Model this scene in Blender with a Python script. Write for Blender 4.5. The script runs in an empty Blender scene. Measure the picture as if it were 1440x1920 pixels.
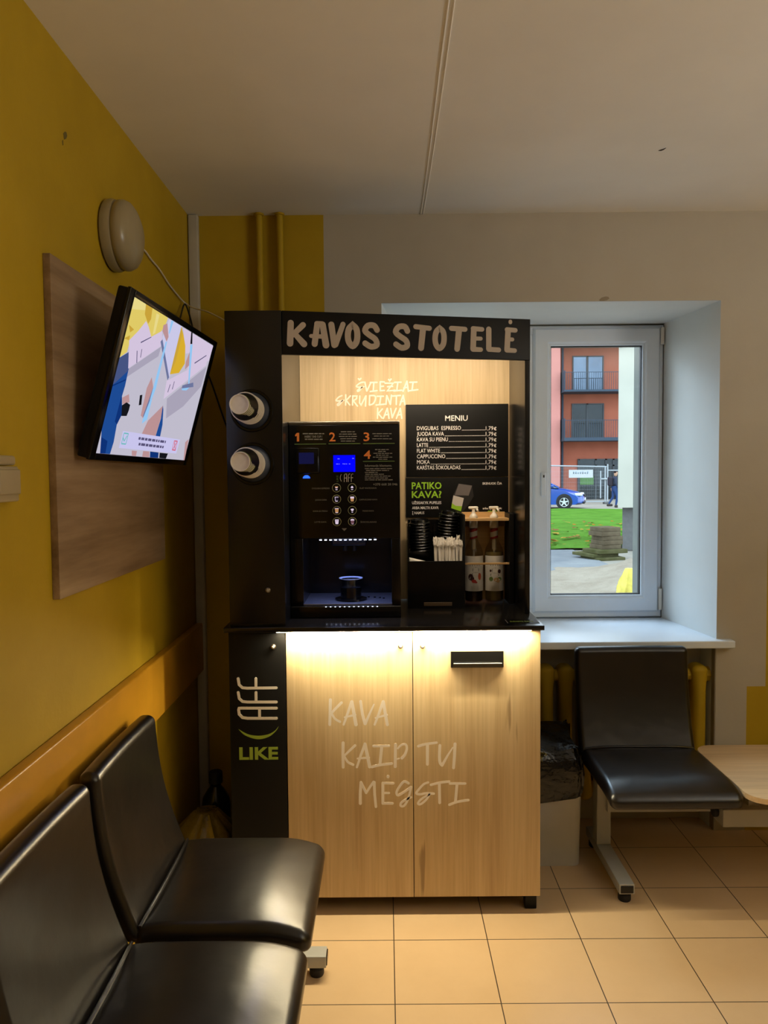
import bpy, math, random
import numpy as np
from mathutils import Matrix, Vector

SC = bpy.context.scene
COL = SC.collection
rnd = random.Random(7)
PI = math.pi

# ------------------------------------------------------------------ camera, sky, lights, exposure
cam_data = bpy.data.cameras.new('camera')
cam_data.sensor_fit = 'VERTICAL'
cam_data.sensor_height = 36.0
cam_data.lens = 1447.33 / 1920 * 36.0
cam_data.clip_start = 0.02
cam_data.clip_end = 400
cam = bpy.data.objects.new('camera', cam_data)
COL.objects.link(cam)
_r = Vector((0.99996275, 0.00173305, -0.00845544))
_u = Vector((0.00835789, 0.05016, 0.99870622))
_f = Vector((-0.00215493, 0.99873969, -0.05014365))
cam.matrix_world = Matrix(((_r.x, _u.x, -_f.x, 0), (_r.y, _u.y, -_f.y, 0), (_r.z, _u.z, -_f.z, 1.4985), (0, 0, 0, 1)))
SC.camera = cam

SC.view_settings.view_transform = 'Standard'
SC.view_settings.look = 'None'
SC.view_settings.exposure = 0.0
SC.view_settings.gamma = 1.0
SC.view_settings.use_curve_mapping = False

world = bpy.data.worlds.new('overcast_sky')
SC.world = world
world.use_nodes = True
_bg = world.node_tree.nodes['Background']
_bg.inputs[0].default_value = (0.80, 0.95, 1.08, 1)
_bg.inputs[1].default_value = 3.3

WARM_LED = (1.0, 0.86, 0.56)
LED_COUNTER = 590.0        # strip under the worktop
LED_HUTCH = 200.0          # strip behind the header board
SIDE_W = 46.0             # added fill light for the ceiling
SKY_FILL_W = 88.0              # added light into the window recess


def area_light(name, loc, size, power, color, rot=(0, 0, 0), size_y=None):
    d = bpy.data.lights.new(name, 'AREA')
    d.energy = power
    d.color = color
    d.size = size
    if size_y:
        d.shape = 'RECTANGLE'
        d.size_y = size_y
    o = bpy.data.objects.new(name, d)
    COL.objects.link(o)
    o.location = loc
    o.rotation_euler = rot
    return o


# added fill light, unseen at the right, aimed up to brighten the ceiling
area_light('added_ceiling_fill', (2.92, 0.4, 1.6), 0.4, SIDE_W, (1.0, 0.98, 0.95), (0, PI - 0.34, 0), size_y=1.2)
# added area light outside, strengthening the sky light in the window recess
area_light('added_sky_fill', (-0.2, 5.5, 3.4), 2.0, SKY_FILL_W, (0.66, 0.90, 1.14), (math.radians(-46), 0, math.radians(28)), size_y=1.4)


# ------------------------------------------------------------------ helpers: materials
def lin(c):
    out = []
    for v in c[:3]:
        v = v / 255.0
        out.append(v / 12.92 if v <= 0.04045 else ((v + 0.055) / 1.055) ** 2.4)
    return (out[0], out[1], out[2], 1.0)


def nmat(name):
    m = bpy.data.materials.new(name)
    m.use_nodes = True
    nt = m.node_tree
    return m, nt, nt.nodes['Principled BSDF']


def N(nt, t, **kw):
    n = nt.nodes.new(t)
    for k, v in kw.items():
        setattr(n, k, v)
    return n


def coords(nt, scale=(1, 1, 1), kind='Object'):
    tc = N(nt, 'ShaderNodeTexCoord')
    mp = N(nt, 'ShaderNodeMapping')
    mp.inputs['Scale'].default_value = scale
    nt.links.new(tc.outputs[kind], mp.inputs[0])
    return mp.outputs[0]


def ramp(nt, fac, stops):
    r = N(nt, 'ShaderNodeValToRGB')
    el = r.color_ramp.elements
    while len(el) < len(stops):
        el.new(0.5)
    for e, (p, c) in zip(el, stops):
        e.position = p
        e.color = c if len(c) == 4 else lin(c)
    nt.links.new(fac, r.inputs[0])
    return r.outputs[0]


def noise(nt, vec, scale, detail=4, rough=0.55):
    n = N(nt, 'ShaderNodeTexNoise')
    n.inputs['Scale'].default_value = scale
    n.inputs['Detail'].default_value = detail
    n.inputs['Roughness'].default_value = rough
    nt.links.new(vec, n.inputs['Vector'])
    return n.outputs[0]


def add_bump(nt, b, height, strength, dist=0.002):
    bp = N(nt, 'ShaderNodeBump')
    bp.inputs['Strength'].default_value = strength
    bp.inputs['Distance'].default_value = dist
    nt.links.new(height, bp.inputs['Height'])
    nt.links.new(bp.outputs[0], b.inputs['Normal'])


def plain(name, rgb, rough=0.5, metal=0.0, spec=0.5, vary=0.06, vscale=12, bump=0.0, bscale=200, bdist=0.0006, coat=0.0):
    m, nt, b = nmat(name)
    c = lin(rgb)
    b.inputs['Roughness'].default_value = rough
    b.inputs['Metallic'].default_value = metal
    b.inputs['Specular IOR Level'].default_value = spec
    b.inputs['Coat Weight'].default_value = coat
    v = coords(nt)
    nz = noise(nt, v, vscale)
    lo = tuple(x * (1 - vary) for x in c[:3]) + (1,)
    hi = tuple(min(1, x * (1 + vary)) for x in c[:3]) + (1,)
    nt.links.new(ramp(nt, nz, [(0.3, lo), (0.7, hi)]), b.inputs['Base Color'])
    if bump:
        add_bump(nt, b, noise(nt, v, bscale, 3), bump, bdist)
    return m


def emit(name, rgb, strength=1.0):
    m = bpy.data.materials.new(name)
    m.use_nodes = True
    nt = m.node_tree
    nt.nodes.clear()
    o = N(nt, 'ShaderNodeOutputMaterial')
    e = N(nt, 'ShaderNodeEmission')
    e.inputs[0].default_value = lin(rgb) if max(rgb) > 1.5 else tuple(rgb) + (1,)
    e.inputs[1].default_value = strength
    nt.links.new(e.outputs[0], o.inputs[0])
    return m


def glass(name, tint=(1, 1, 1), ior=1.45, rough=0.0):
    m = bpy.data.materials.new(name)
    m.use_nodes = True
    nt = m.node_tree
    nt.nodes.clear()
    o = N(nt, 'ShaderNodeOutputMaterial')
    mx = N(nt, 'ShaderNodeMixShader')
    t = N(nt, 'ShaderNodeBsdfTransparent')
    t.inputs[0].default_value = tuple(tint) + (1,)
    g = N(nt, 'ShaderNodeBsdfGlossy')
    g.inputs['Roughness'].default_value = rough
    # Schlick reflectance, the same from both sides of the pane
    lw = N(nt, 'ShaderNodeLayerWeight')
    lw.inputs[0].default_value = 0.5
    pw = N(nt, 'ShaderNodeMath', operation='POWER')
    pw.inputs[1].default_value = 5.0
    nt.links.new(lw.outputs['Facing'], pw.inputs[0])
    f0 = ((ior - 1) / (ior + 1)) ** 2
    fr = N(nt, 'ShaderNodeMath', operation='MULTIPLY_ADD')
    fr.inputs[1].default_value = 1 - f0
    fr.inputs[2].default_value = f0
    nt.links.new(pw.outputs[0], fr.inputs[0])
    nt.links.new(fr.outputs[0], mx.inputs[0])
    nt.links.new(t.outputs[0], mx.inputs[1])
    nt.links.new(g.outputs[0], mx.inputs[2])
    nt.links.new(mx.outputs[0], o.inputs[0])
    return m


def wood(name, dark, mid, light, axis='Z', rough=0.45, cracks=True, stretch=14.0, spec=0.4):
    """laminate with grain along one axis"""
    m, nt, b = nmat(name)
    b.inputs['Roughness'].default_value = rough
    b.inputs['Specular IOR Level'].default_value = spec
    s = [stretch, stretch, stretch]
    s['XYZ'.index(axis)] = 0.9
    v = coords(nt, s)
    n1 = noise(nt, v, 1.3, 6, 0.6)
    base = ramp(nt, n1, [(0.3, dark), (0.5, mid), (0.72, light)])
    s2 = [x * 9 for x in s]
    s2['XYZ'.index(axis)] = 3.0
    v2 = coords(nt, s2)
    fine = noise(nt, v2, 1.0, 3)
    mix = N(nt, 'ShaderNodeMix', data_type='RGBA', blend_type='MULTIPLY')
    mix.inputs[0].default_value = 0.22
    nt.links.new(base, mix.inputs[6])
    nt.links.new(ramp(nt, fine, [(0.35, (190, 180, 165)), (0.6, (255, 255, 255))]), mix.inputs[7])
    out = mix.outputs[2]
    if cracks:
        s3 = [26, 26, 26]
        s3['XYZ'.index(axis)] = 2.2
        v3 = coords(nt, s3)
        cr = noise(nt, v3, 1.0, 2, 0.4)
        m2 = N(nt, 'ShaderNodeMix', data_type='RGBA', blend_type='MULTIPLY')
        m2.inputs[0].default_value = 0.5
        nt.links.new(out, m2.inputs[6])
        nt.links.new(ramp(nt, cr, [(0.255, (120, 90, 60)), (0.29, (255, 255, 255))]), m2.inputs[7])
        out = m2.outputs[2]
    nt.links.new(out, b.inputs['Base Color'])
    return m


# ------------------------------------------------------------------ helpers: geometry
def frame(o, x, y):
    x = Vector(x).normalized()
    y = Vector(y).normalized()
    z = x.cross(y)
    o = Vector(o)
    return Matrix(((x.x, y.x, z.x, o.x), (x.y, y.y, z.y, o.y), (x.z, y.z, z.z, o.z), (0, 0, 0, 1)))


def front(o):
    """plane facing the room's -Y side: x right, y up"""
    return frame(o, (1, 0, 0), (0, 0, 1))


WORLD = {}


class MB:
    def __init__(s):
        s.v, s.f, s.mi = [], [], []

    def add(s, verts, faces, mat=0, M=None):
        n = len(s.v)
        if M is not None:
            verts = [M @ Vector(p) for p in verts]
        s.v.extend(tuple(p) for p in verts)
        s.f.extend(tuple(i + n for i in f) for f in faces)
        s.mi.extend([mat] * len(faces))
        return s

    def box(s, lo, hi, mat=0, M=None, r=0.0, k=2, extra=(0, 0, 0), deform=None):
        lo = Vector(lo)
        hi = Vector(hi)
        c = (lo + hi) / 2
        h = (hi - lo) / 2
        if r <= 0 and deform is None:
            vs = [(x, y, z) for x in (lo.x, hi.x) for y in (lo.y, hi.y) for z in (lo.z, hi.z)]
            fs = [(0, 1, 3, 2), (4, 6, 7, 5), (0, 4, 5, 1), (2, 3, 7, 6), (0, 2, 6, 4), (1, 5, 7, 3)]
            return s.add(vs, fs, mat, M)
        r = min(r, min(h) * 0.999)
        ax = []
        for a in range(3):
            e = [h[a] - r + r * math.tan(PI / 4 * i / k) for i in range(k + 1)]
            inner = h[a] - r
            mids = [-inner + 2 * inner * (j + 1) / (extra[a] + 1) for j in range(extra[a])]
            ax.append([-q for q in reversed(e)] + mids + e)
        idx = {}
        vs, fs = [], []

        def vert(p):
            key = tuple(round(q, 7) for q in p)
            if key not in idx:
                inn = Vector([max(-(h[a] - r), min(h[a] - r, p[a])) for a in range(3)])
                d = Vector(p) - inn
                q = inn + d.normalized() * r if d.length > 1e-9 else inn
                idx[key] = len(vs)
                q = q + c
                vs.append(deform(q) if deform else q)
            return idx[key]
        for a in range(3):
            b, d = (a + 1) % 3, (a + 2) % 3
            for sgn in (-1, 1):
                for i in range(len(ax[b]) - 1):
                    for j in range(len(ax[d]) - 1):
                        q = []
                        for (ii, jj) in ((i, j), (i + 1, j), (i + 1, j + 1), (i, j + 1)):
                            p = [0, 0, 0]
                            p[a] = sgn * h[a]
                            p[b] = ax[b][ii]
                            p[d] = ax[d][jj]
                            q.append(vert(p))
                        fs.append(tuple(q) if sgn > 0 else tuple(reversed(q)))
        return s.add(vs, fs, mat, M)

    def cyl(s, p0, p1, r0, r1=None, seg=24, mat=0, caps=True):
        p0, p1 = Vector(p0), Vector(p1)
        r1 = r0 if r1 is None else r1
        d = (p1 - p0).normalized()
        a = d.orthogonal().normalized()
        b = d.cross(a)
        vs, fs = [], []
        for (p, r) in ((p0, r0), (p1, r1)):
            for i in range(seg):
                t = 2 * PI * i / seg
                vs.append(p + (a * math.cos(t) + b * math.sin(t)) * r)
        for i in range(seg):
            j = (i + 1) % seg
            fs.append((i, j, seg + j, seg + i))
        if caps:
            fs.append(tuple(reversed(range(seg))))
            fs.append(tuple(range(seg, 2 * seg)))
        return s.add(vs, fs, mat)

    def lathe(s, prof, M=None, seg=32, mat=0, caps=True, arc=(0, 2 * PI)):
        """prof: list of (radius, height) along the local z axis"""
        full = abs(arc[1] - arc[0] - 2 * PI) < 1e-6
        n = seg if full else seg + 1
        vs, fs = [], []
        for (r, z) in prof:
            for i in range(n):
                t = arc[0] + (arc[1] - arc[0]) * i / seg
                vs.append((r * math.cos(t), r * math.sin(t), z))
        for k in range(len(prof) - 1):
            for i in range(seg):
                j = (i + 1) % n
                fs.append((k * n + i, k * n + j, (k + 1) * n + j, (k + 1) * n + i))
        if caps and full:
            fs.append(tuple(reversed(range(n))))
            fs.append(tuple(range((len(prof) - 1) * n, len(prof) * n)))
        return s.add(vs, fs, mat, M)

    def tube(s, pts, r, seg=8, mat=0, smooth=0):
        pts = [Vector(p) for p in pts]
        if smooth:
            pts = catmull(pts, smooth)
        rings = []
        a = None
        for i, p in enumerate(pts):
            d = (pts[min(i + 1, len(pts) - 1)] - pts[max(i - 1, 0)]).normalized()
            a = d.orthogonal() if a is None else a - d * a.dot(d)
            a.normalize()
            b = d.cross(a)
            rr = r[i] if isinstance(r, (list, tuple)) else r
            rings.append([p + (a * math.cos(2 * PI * k / seg) + b * math.sin(2 * PI * k / seg)) * rr for k in range(seg)])
        vs = [q for ring in rings for q in ring]
        fs = []
        for i in range(len(rings) - 1):
            for k in range(seg):
                j = (k + 1) % seg
                fs.append((i * seg + k, i * seg + j, (i + 1) * seg + j, (i + 1) * seg + k))
        fs.append(tuple(reversed(range(seg))))
        fs.append(tuple(range((len(rings) - 1) * seg, len(rings) * seg)))
        return s.add(vs, fs, mat)

    def prism(s, pts, z0, z1, mat=0, M=None):
        """2-D outline (x, y), extruded along local z"""
        ar = sum(pts[i][0] * pts[(i + 1) % len(pts)][1] - pts[(i + 1) % len(pts)][0] * pts[i][1] for i in range(len(pts)))
        if ar < 0:
            pts = list(reversed(pts))
        n = len(pts)
        vs = [(x, y, z0) for x, y in pts] + [(x, y, z1) for x, y in pts]
        fs = [tuple(reversed(range(n))), tuple(range(n, 2 * n))]
        fs += [(i, (i + 1) % n, n + (i + 1) % n, n + i) for i in range(n)]
        return s.add(vs, fs, mat, M)

    def stroke(s, pts, w, M=None, t=0.0008, mat=0, smooth=0, seg=8):
        """a brush stroke: mitred ribbon with round ends; w is one width or (start, end)"""
        if smooth:
            pts = [(p.x, p.y) for p in catmull([Vector((x, y, 0)) for x, y in pts], smooth)]
        closed = len(pts) > 3 and math.hypot(pts[0][0] - pts[-1][0], pts[0][1] - pts[-1][1]) < 1e-7
        if closed:
            pts = pts[:-1]
        n = len(pts)
        ws = [w] * n if not isinstance(w, tuple) else [w[0] + (w[1] - w[0]) * i / max(1, n - 1) for i in range(n)]
        s.layer = getattr(s, 'layer', 0) + 1
        t = t + 0.000008 * (s.layer % 60)
        dirs = []
        for i in range(n if closed else n - 1):
            a, b = pts[i], pts[(i + 1) % n]
            L = max(1e-9, math.hypot(b[0] - a[0], b[1] - a[1]))
            dirs.append(((b[0] - a[0]) / L, (b[1] - a[1]) / L))
        L_, R_ = [], []
        for i in range(n):
            d0 = dirs[i - 1] if (i > 0 or closed) else dirs[0]
            d1 = dirs[i] if i < len(dirs) else dirs[-1]
            bx, by = d0[0] + d1[0], d0[1] + d1[1]
            bl = math.hypot(bx, by)
            bx, by = (bx / bl, by / bl) if bl > 0.2 else d1
            k = 1 / max(0.55, bx * d1[0] + by * d1[1])
            r = ws[i] / 2 * k
            L_.append((pts[i][0] - by * r, pts[i][1] + bx * r))
            R_.append((pts[i][0] + by * r, pts[i][1] - bx * r))
        vs = [(x, y, t) for x, y in L_] + [(x, y, t) for x, y in R_] + [(x, y, 0) for x, y in L_] + [(x, y, 0) for x, y in R_]
        fs = []
        for i in range(n if closed else n - 1):
            j = (i + 1) % n
            fs += [(n + i, n + j, j, i), (i, j, 2 * n + j, 2 * n + i), (n + j, n + i, 3 * n + i, 3 * n + j)]
        s.add(vs, fs, mat, M)
        if not closed:
            for (p, d, r, sg) in ((pts[0], dirs[0], ws[0] / 2, -1), (pts[-1], dirs[-1], ws[-1] / 2, 1)):
                a0 = math.atan2(d[1], d[0]) + (-PI / 2 if sg > 0 else PI / 2)
                arc = [(p[0] + r * math.cos(a0 + PI * k / seg), p[1] + r * math.sin(a0 + PI * k / seg)) for k in range(seg + 1)]
                s.prism(arc, 0, t, mat, M)
        return s

    def text(s, body, cap, M, width=None, align='LEFT', t=0.0005, mat=0, bold=0.0, xs=1.0):
        cu = bpy.data.curves.new('lettering', 'FONT')
        cu.body = body
        cu.size = cap / 0.69
        cu.resolution_u = 2
        cu.extrude = t / 2
        cu.offset = bold * cap
        o = bpy.data.objects.new('lettering', cu)
        me = bpy.data.meshes.new_from_object(o)
        co = [v.co.copy() for v in me.vertices]
        if co:
            x0 = min(c.x for c in co)
            x1 = max(c.x for c in co)
            k = (width / (x1 - x0)) if width else xs
            sh = {'LEFT': x0, 'RIGHT': x1, 'CENTER': (x0 + x1) / 2}[align]
            s.add([((c.x - sh) * k, c.y, c.z + t / 2) for c in co], [tuple(p.vertices) for p in me.polygons], mat, M)
        bpy.data.objects.remove(o)
        bpy.data.curves.remove(cu)
        bpy.data.meshes.remove(me)
        return s

    def build(s, name, mats, parent=None, loc=None, smooth=0.6):
        me = bpy.data.meshes.new(name)
        if parent is not None:
            W = WORLD[parent.name]
        else:
            W = Matrix.Translation(Vector(loc) if loc is not None else Vector((0, 0, 0)))
        inv = W.inverted()
        me.from_pydata([inv @ Vector(p) for p in s.v], [], s.f)
        if not isinstance(mats, (list, tuple)):
            mats = [mats]
        for m in mats:
            me.materials.append(m)
        me.polygons.foreach_set('material_index', s.mi)
        if smooth:
            me.polygons.foreach_set('use_smooth', [True] * len(me.polygons))
            me.set_sharp_from_angle(angle=smooth)
        me.update()
        o = bpy.data.objects.new(name, me)
        COL.objects.link(o)
        if parent is not None:
            o.parent = parent
        else:
            o.matrix_world = W
        WORLD[o.name] = W
        return o


def catmull(pts, k):
    out = []
    n = len(pts)
    for i in range(n - 1):
        p0, p1, p2, p3 = pts[max(i - 1, 0)], pts[i], pts[i + 1], pts[min(i + 2, n - 1)]
        for j in range(k):
            t = j / k
            out.append(0.5 * ((2 * p1) + (p2 - p0) * t + (2 * p0 - 5 * p1 + 4 * p2 - p3) * t * t + (3 * p1 - p0 - 3 * p2 + p3) * t ** 3))
    out.append(pts[-1])
    return out


def thing(name, label, cat, loc, rotz=0.0, group=None):
    o = bpy.data.objects.new(name, None)
    COL.objects.link(o)
    o.empty_display_size = 0.1
    o.location = loc
    o.rotation_euler = (0, 0, rotz)
    o['label'] = label
    o['category'] = cat
    if group:
        o['group'] = group
    WORLD[o.name] = Matrix.Translation(Vector(loc)) @ Matrix.Rotation(rotz, 4, 'Z')
    return o


def tag(o, label, cat, group=None, kind=None):
    o['label'] = label
    o['category'] = cat
    if group:
        o['group'] = group
    if kind:
        o['kind'] = kind
    return o


def struct(o, label=None):
    o['kind'] = 'structure'
    if label:
        o['label'] = label
    return o


def copy_thing(o, M, label=None):
    """copy a thing, its parts and sub-parts; M is the new world matrix"""
    c = o.copy()
    COL.objects.link(c)
    c.matrix_world = M
    if label:
        c['label'] = label
    for ch in o.children:
        d = ch.copy()
        COL.objects.link(d)
        d.parent = c
        for g in ch.children:
            e = g.copy()
            COL.objects.link(e)
            e.parent = d
    return c


# ------------------------------------------------------------------ materials
def wall_paint(name, yellow_test):
    """plaster paint; yellow_test: list of (xmin, xmax, zmin, zmax) painted yellow on an off-white wall"""
    m, nt, b = nmat(name)
    b.inputs['Roughness'].default_value = 0.62
    b.inputs['Specular IOR Level'].default_value = 0.35
    v = coords(nt)
    sep = N(nt, 'ShaderNodeSeparateXYZ')
    nt.links.new(v, sep.inputs[0])

    def cmp(sock, op, val):
        q = N(nt, 'ShaderNodeMath', operation=op)
        nt.links.new(sock, q.inputs[0])
        q.inputs[1].default_value = val
        return q.outputs[0]

    def comb(a, c, op):
        q = N(nt, 'ShaderNodeMath', operation=op)
        nt.links.new(a, q.inputs[0])
        nt.links.new(c, q.inputs[1])
        return q.outputs[0]
    tot = None
    for (x0, x1, z0, z1) in yellow_test:
        t = comb(comb(cmp(sep.outputs[0], 'GREATER_THAN', x0), cmp(sep.outputs[0], 'LESS_THAN', x1), 'MULTIPLY'),
                 comb(cmp(sep.outputs[2], 'GREATER_THAN', z0), cmp(sep.outputs[2], 'LESS_THAN', z1), 'MULTIPLY'), 'MULTIPLY')
        tot = t if tot is None else comb(tot, t, 'MAXIMUM')
    n1 = noise(nt, v, 3.0, 6, 0.6)
    yel = ramp(nt, n1, [(0.3, (176, 145, 18)), (0.7, (190, 158, 28))])
    whi = ramp(nt, n1, [(0.3, (182, 174, 158)), (0.7, (190, 183, 168))])
    mx = N(nt, 'ShaderNodeMix', data_type='RGBA')
    nt.links.new(tot, mx.inputs[0])
    nt.links.new(whi, mx.inputs[6])
    nt.links.new(yel, mx.inputs[7])
    nt.links.new(mx.outputs[2], b.inputs['Base Color'])
    add_bump(nt, b, noise(nt, v, 70, 4), 0.25, 0.002)
    return m


M_WALL = wall_paint('wall_paint_two_tone', [(-9, -0.24, -9, 9), (1.562, 9, -9, 9), (1.485, 9, -9, 0.607)])
M_YELLOW = wall_paint('yellow_wall_paint', [(-99, 99, -99, 99)])
M_REVEAL = plain('white_reveal_paint', (222, 224, 222), 0.55, vary=0.03, vscale=4, bump=0.1, bscale=60)
M_CEIL = plain('ceiling_paint', (240, 237, 228), 0.85, vary=0.03, vscale=3, bump=0.12, bscale=120)
M_RAIL = plain('orange_rail_paint', (204, 148, 38), 0.32, vary=0.08, vscale=8, bump=0.05)
M_STRIP = plain('grey_corner_paint', (190, 185, 172), 0.6)
M_NICHE = plain('bare_plaster', (150, 138, 118), 0.8, vary=0.12, bump=0.3, bscale=60)
M_PVC = plain('white_plastic_frame', (226, 235, 246), 0.3, vary=0.015)
M_RUBBER = plain('dark_rubber', (22, 24, 30), 0.6)
M_BLACK = plain('black_laminate', (17, 17, 17), 0.24, vary=0.12, vscale=5, spec=0.5)
M_BLACKMAT = plain('black_satin_board', (16, 15, 14), 0.45, vary=0.1, vscale=5, spec=0.22)
M_TOP = plain('black_worktop', (24, 22, 20), 0.16, vary=0.1, vscale=30, spec=0.5)
M_GLOSSY = plain('black_gloss_plastic', (8, 8, 9), 0.18, vary=0.05, spec=0.4)
M_OAK = wood('light_oak_laminate', (192, 164, 124), (206, 180, 138), (215, 190, 150), 'Z')
M_OAKX = wood('light_oak_edge', (186, 146, 96), (212, 172, 116), (226, 190, 138), 'X', cracks=False)
M_WALNUT = wood('walnut_board', (118, 94, 66), (152, 126, 96), (180, 154, 122), 'Y', rough=0.5, cracks=False, stretch=9)
M_WALNUTEDGE = wood('walnut_edge', (126, 92, 56), (146, 110, 70), (158, 122, 82), 'Z', cracks=False)
M_BEECH = wood('beech_table_laminate', (214, 182, 140), (228, 198, 156), (236, 208, 168), 'X', rough=0.35, cracks=False)
M_STEEL = plain('grey_painted_steel', (176, 176, 172), 0.38, vary=0.04)
M_CHROME = plain('chrome', (220, 216, 208), 0.18, metal=1.0, vary=0.02)
M_LETTER = plain('pale_vinyl_lettering', (214, 204, 190), 0.5, vary=0.02)
M_LETTERP = plain('white_vinyl_lettering', (240, 230, 218), 0.55, vary=0.02)
M_LETTERW = plain('cream_vinyl_lettering', (244, 226, 208), 0.5, vary=0.02)
M_LETTERG = plain('grey_vinyl_lettering', (188, 174, 158), 0.5, vary=0.02)
M_GREEN = plain('lime_green_print', (150, 196, 40), 0.5, vary=0.02)
M_GREENDK = plain('olive_green_vinyl', (140, 160, 50), 0.5, vary=0.03)
M_WHITEINK = plain('white_print', (238, 232, 224), 0.5, vary=0.02)
M_ORANGE = plain('orange_print', (206, 116, 46), 0.5, vary=0.02)
M_DIMINK = plain('dim_grey_print', (120, 116, 108), 0.5, vary=0.02)
M_DIMGREEN = plain('dim_green_print', (86, 110, 54), 0.5, vary=0.02)
M_WHITEPL = plain('white_plastic', (226, 218, 206), 0.35, vary=0.03)
M_CREAMPL = plain('cream_lamp_glass', (158, 146, 114), 0.3, vary=0.03)
M_PAPER = plain('white_paper', (236, 228, 216), 0.75, vary=0.04, vscale=60, bump=0.2, bscale=300)
M_CUPDARK = plain('dark_printed_cup', (15, 12, 10), 0.55, vary=0.1, spec=0.25)
M_CUPGREEN = plain('green_cup_band', (110, 122, 48), 0.45, vary=0.03)
M_MEMBRANE = plain('grey_blue_membrane', (62, 68, 80), 0.4, vary=0.05)
M_BAG = plain('black_bin_bag', (14, 13, 12), 0.22, vary=0.1, bump=0.7, bscale=22, bdist=0.012)
M_BIN = plain('pale_grey_plastic_bin', (198, 196, 190), 0.5, vary=0.03)


def leather():
    m, nt, b = nmat('black_leatherette')
    b.inputs['Specular IOR Level'].default_value = 0.6
    v = coords(nt)
    nt.links.new(ramp(nt, noise(nt, v, 9, 4), [(0.3, (19, 16, 14)), (0.7, (29, 24, 21))]), b.inputs['Base Color'])
    n1 = noise(nt, v, 6, 2)
    n2 = noise(nt, v, 26, 3, 0.5)
    a1 = N(nt, 'ShaderNodeMath', operation='MULTIPLY_ADD')
    nt.links.new(n2, a1.inputs[0])
    a1.inputs[1].default_value = 0.16
    nt.links.new(n1, a1.inputs[2])
    add_bump(nt, b, a1.outputs[0], 0.5, 0.006)
    b.inputs['Roughness'].default_value = 0.3
    return m


M_LEATHER = leather()


def tiles():
    m, nt, b = nmat('beige_floor_tiles')
    tc = N(nt, 'ShaderNodeTexCoord')
    mp = N(nt, 'ShaderNodeMapping')
    mp.inputs['Location'].default_value = (0.285 + 30, -2.408 + 30, 0)
    nt.links.new(tc.outputs['Object'], mp.inputs[0])
    br = N(nt, 'ShaderNodeTexBrick')
    br.offset = 0.0
    br.squash = 1.0
    br.inputs['Scale'].default_value = 1.0
    br.inputs['Brick Width'].default_value = 0.3
    br.inputs['Row Height'].default_value = 0.3
    br.inputs['Mortar Size'].default_value = 0.0017
    br.inputs['Mortar Smooth'].default_value = 0.2
    br.inputs['Color1'].default_value = lin((226, 194, 152))
    br.inputs['Color2'].default_value = lin((220, 188, 146))
    br.inputs['Mortar'].default_value = lin((74, 60, 48))
    nt.links.new(mp.outputs[0], br.inputs['Vector'])
    v = coords(nt)
    mx = N(nt, 'ShaderNodeMix', data_type='RGBA', blend_type='MULTIPLY')
    mx.inputs[0].default_value = 0.3
    nt.links.new(br.outputs['Color'], mx.inputs[6])
    nt.links.new(ramp(nt, noise(nt, v, 5, 6, 0.65), [(0.3, (228, 222, 214)), (0.7, (255, 255, 255))]), mx.inputs[7])
    nt.links.new(mx.outputs[2], b.inputs['Base Color'])
    b.inputs['Roughness'].default_value = 0.3
    inv = N(nt, 'ShaderNodeMath', operation='SUBTRACT')
    inv.inputs[0].default_value = 1.0
    nt.links.new(br.outputs['Fac'], inv.inputs[1])
    add_bump(nt, b, inv.outputs[0], 0.5, 0.001)
    return m


M_TILES = tiles()
M_PANE = glass('window_glass', (0.97, 0.99, 0.99), 1.4)
M_LEDWARM = emit('warm_led', WARM_LED, LED_COUNTER)
M_LEDHUTCH = emit('warm_white_led', (1.0, 0.83, 0.60), LED_HUTCH)

# ------------------------------------------------------------------ the room
XL, XR, YB, YF, ZC = -0.78, 3.2, 3.15, -2.4, 2.535
mb = MB()
mb.box((XL - 0.2, YF - 0.2, -0.12), (XR + 0.2, 3.27, 0.0))
struct(mb.build('floor', M_TILES))
mb = MB()
mb.box((XL - 0.2, YF - 0.2, ZC), (XR + 0.2, 3.8, ZC + 0.15))
struct(mb.build('ceiling', M_CEIL))
mb = MB()
mb.box((XL - 0.2, YF - 0.2, 0), (XL, 3.8, ZC))
struct(mb.build('wall_left', M_YELLOW))
mb = MB()
mb.box((XR, YF - 0.2, 0), (XR + 0.2, 3.8, ZC))
struct(mb.build('wall_right', M_YELLOW))
mb = MB()
mb.box((XL, YF - 0.2, 0), (XR, YF, ZC))
struct(mb.build('wall_rear', M_NICHE))

# back wall: deep splayed window opening, niche for the radiator below it
WX0, WX1 = -0.01, 1.357          # opening at the room side
FX0, FX1 = 0.045, 1.302          # opening at the frame
FY = 3.63                        # room side of the window frame
SILL, HEAD = 0.806, 2.183
mb = MB()


M_EXT = plain('outer_render', (122, 124, 118), 0.85, spec=0.05)


def wall_prism(pts, z0, z1, reveal, ext=()):
    n = len(pts)
    vs = [(x, y, z0) for x, y in pts] + [(x, y, z1) for x, y in pts]
    for i in range(n):
        j = (i + 1) % n
        mb.add([vs[i], vs[j], vs[n + j], vs[n + i]], [(0, 1, 2, 3)], 1 if i in reveal else 2 if i in ext else 0)
    mb.add(vs[:n], [tuple(reversed(range(n)))], 0)
    mb.add(vs[n:], [tuple(range(n))], 0)


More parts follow.
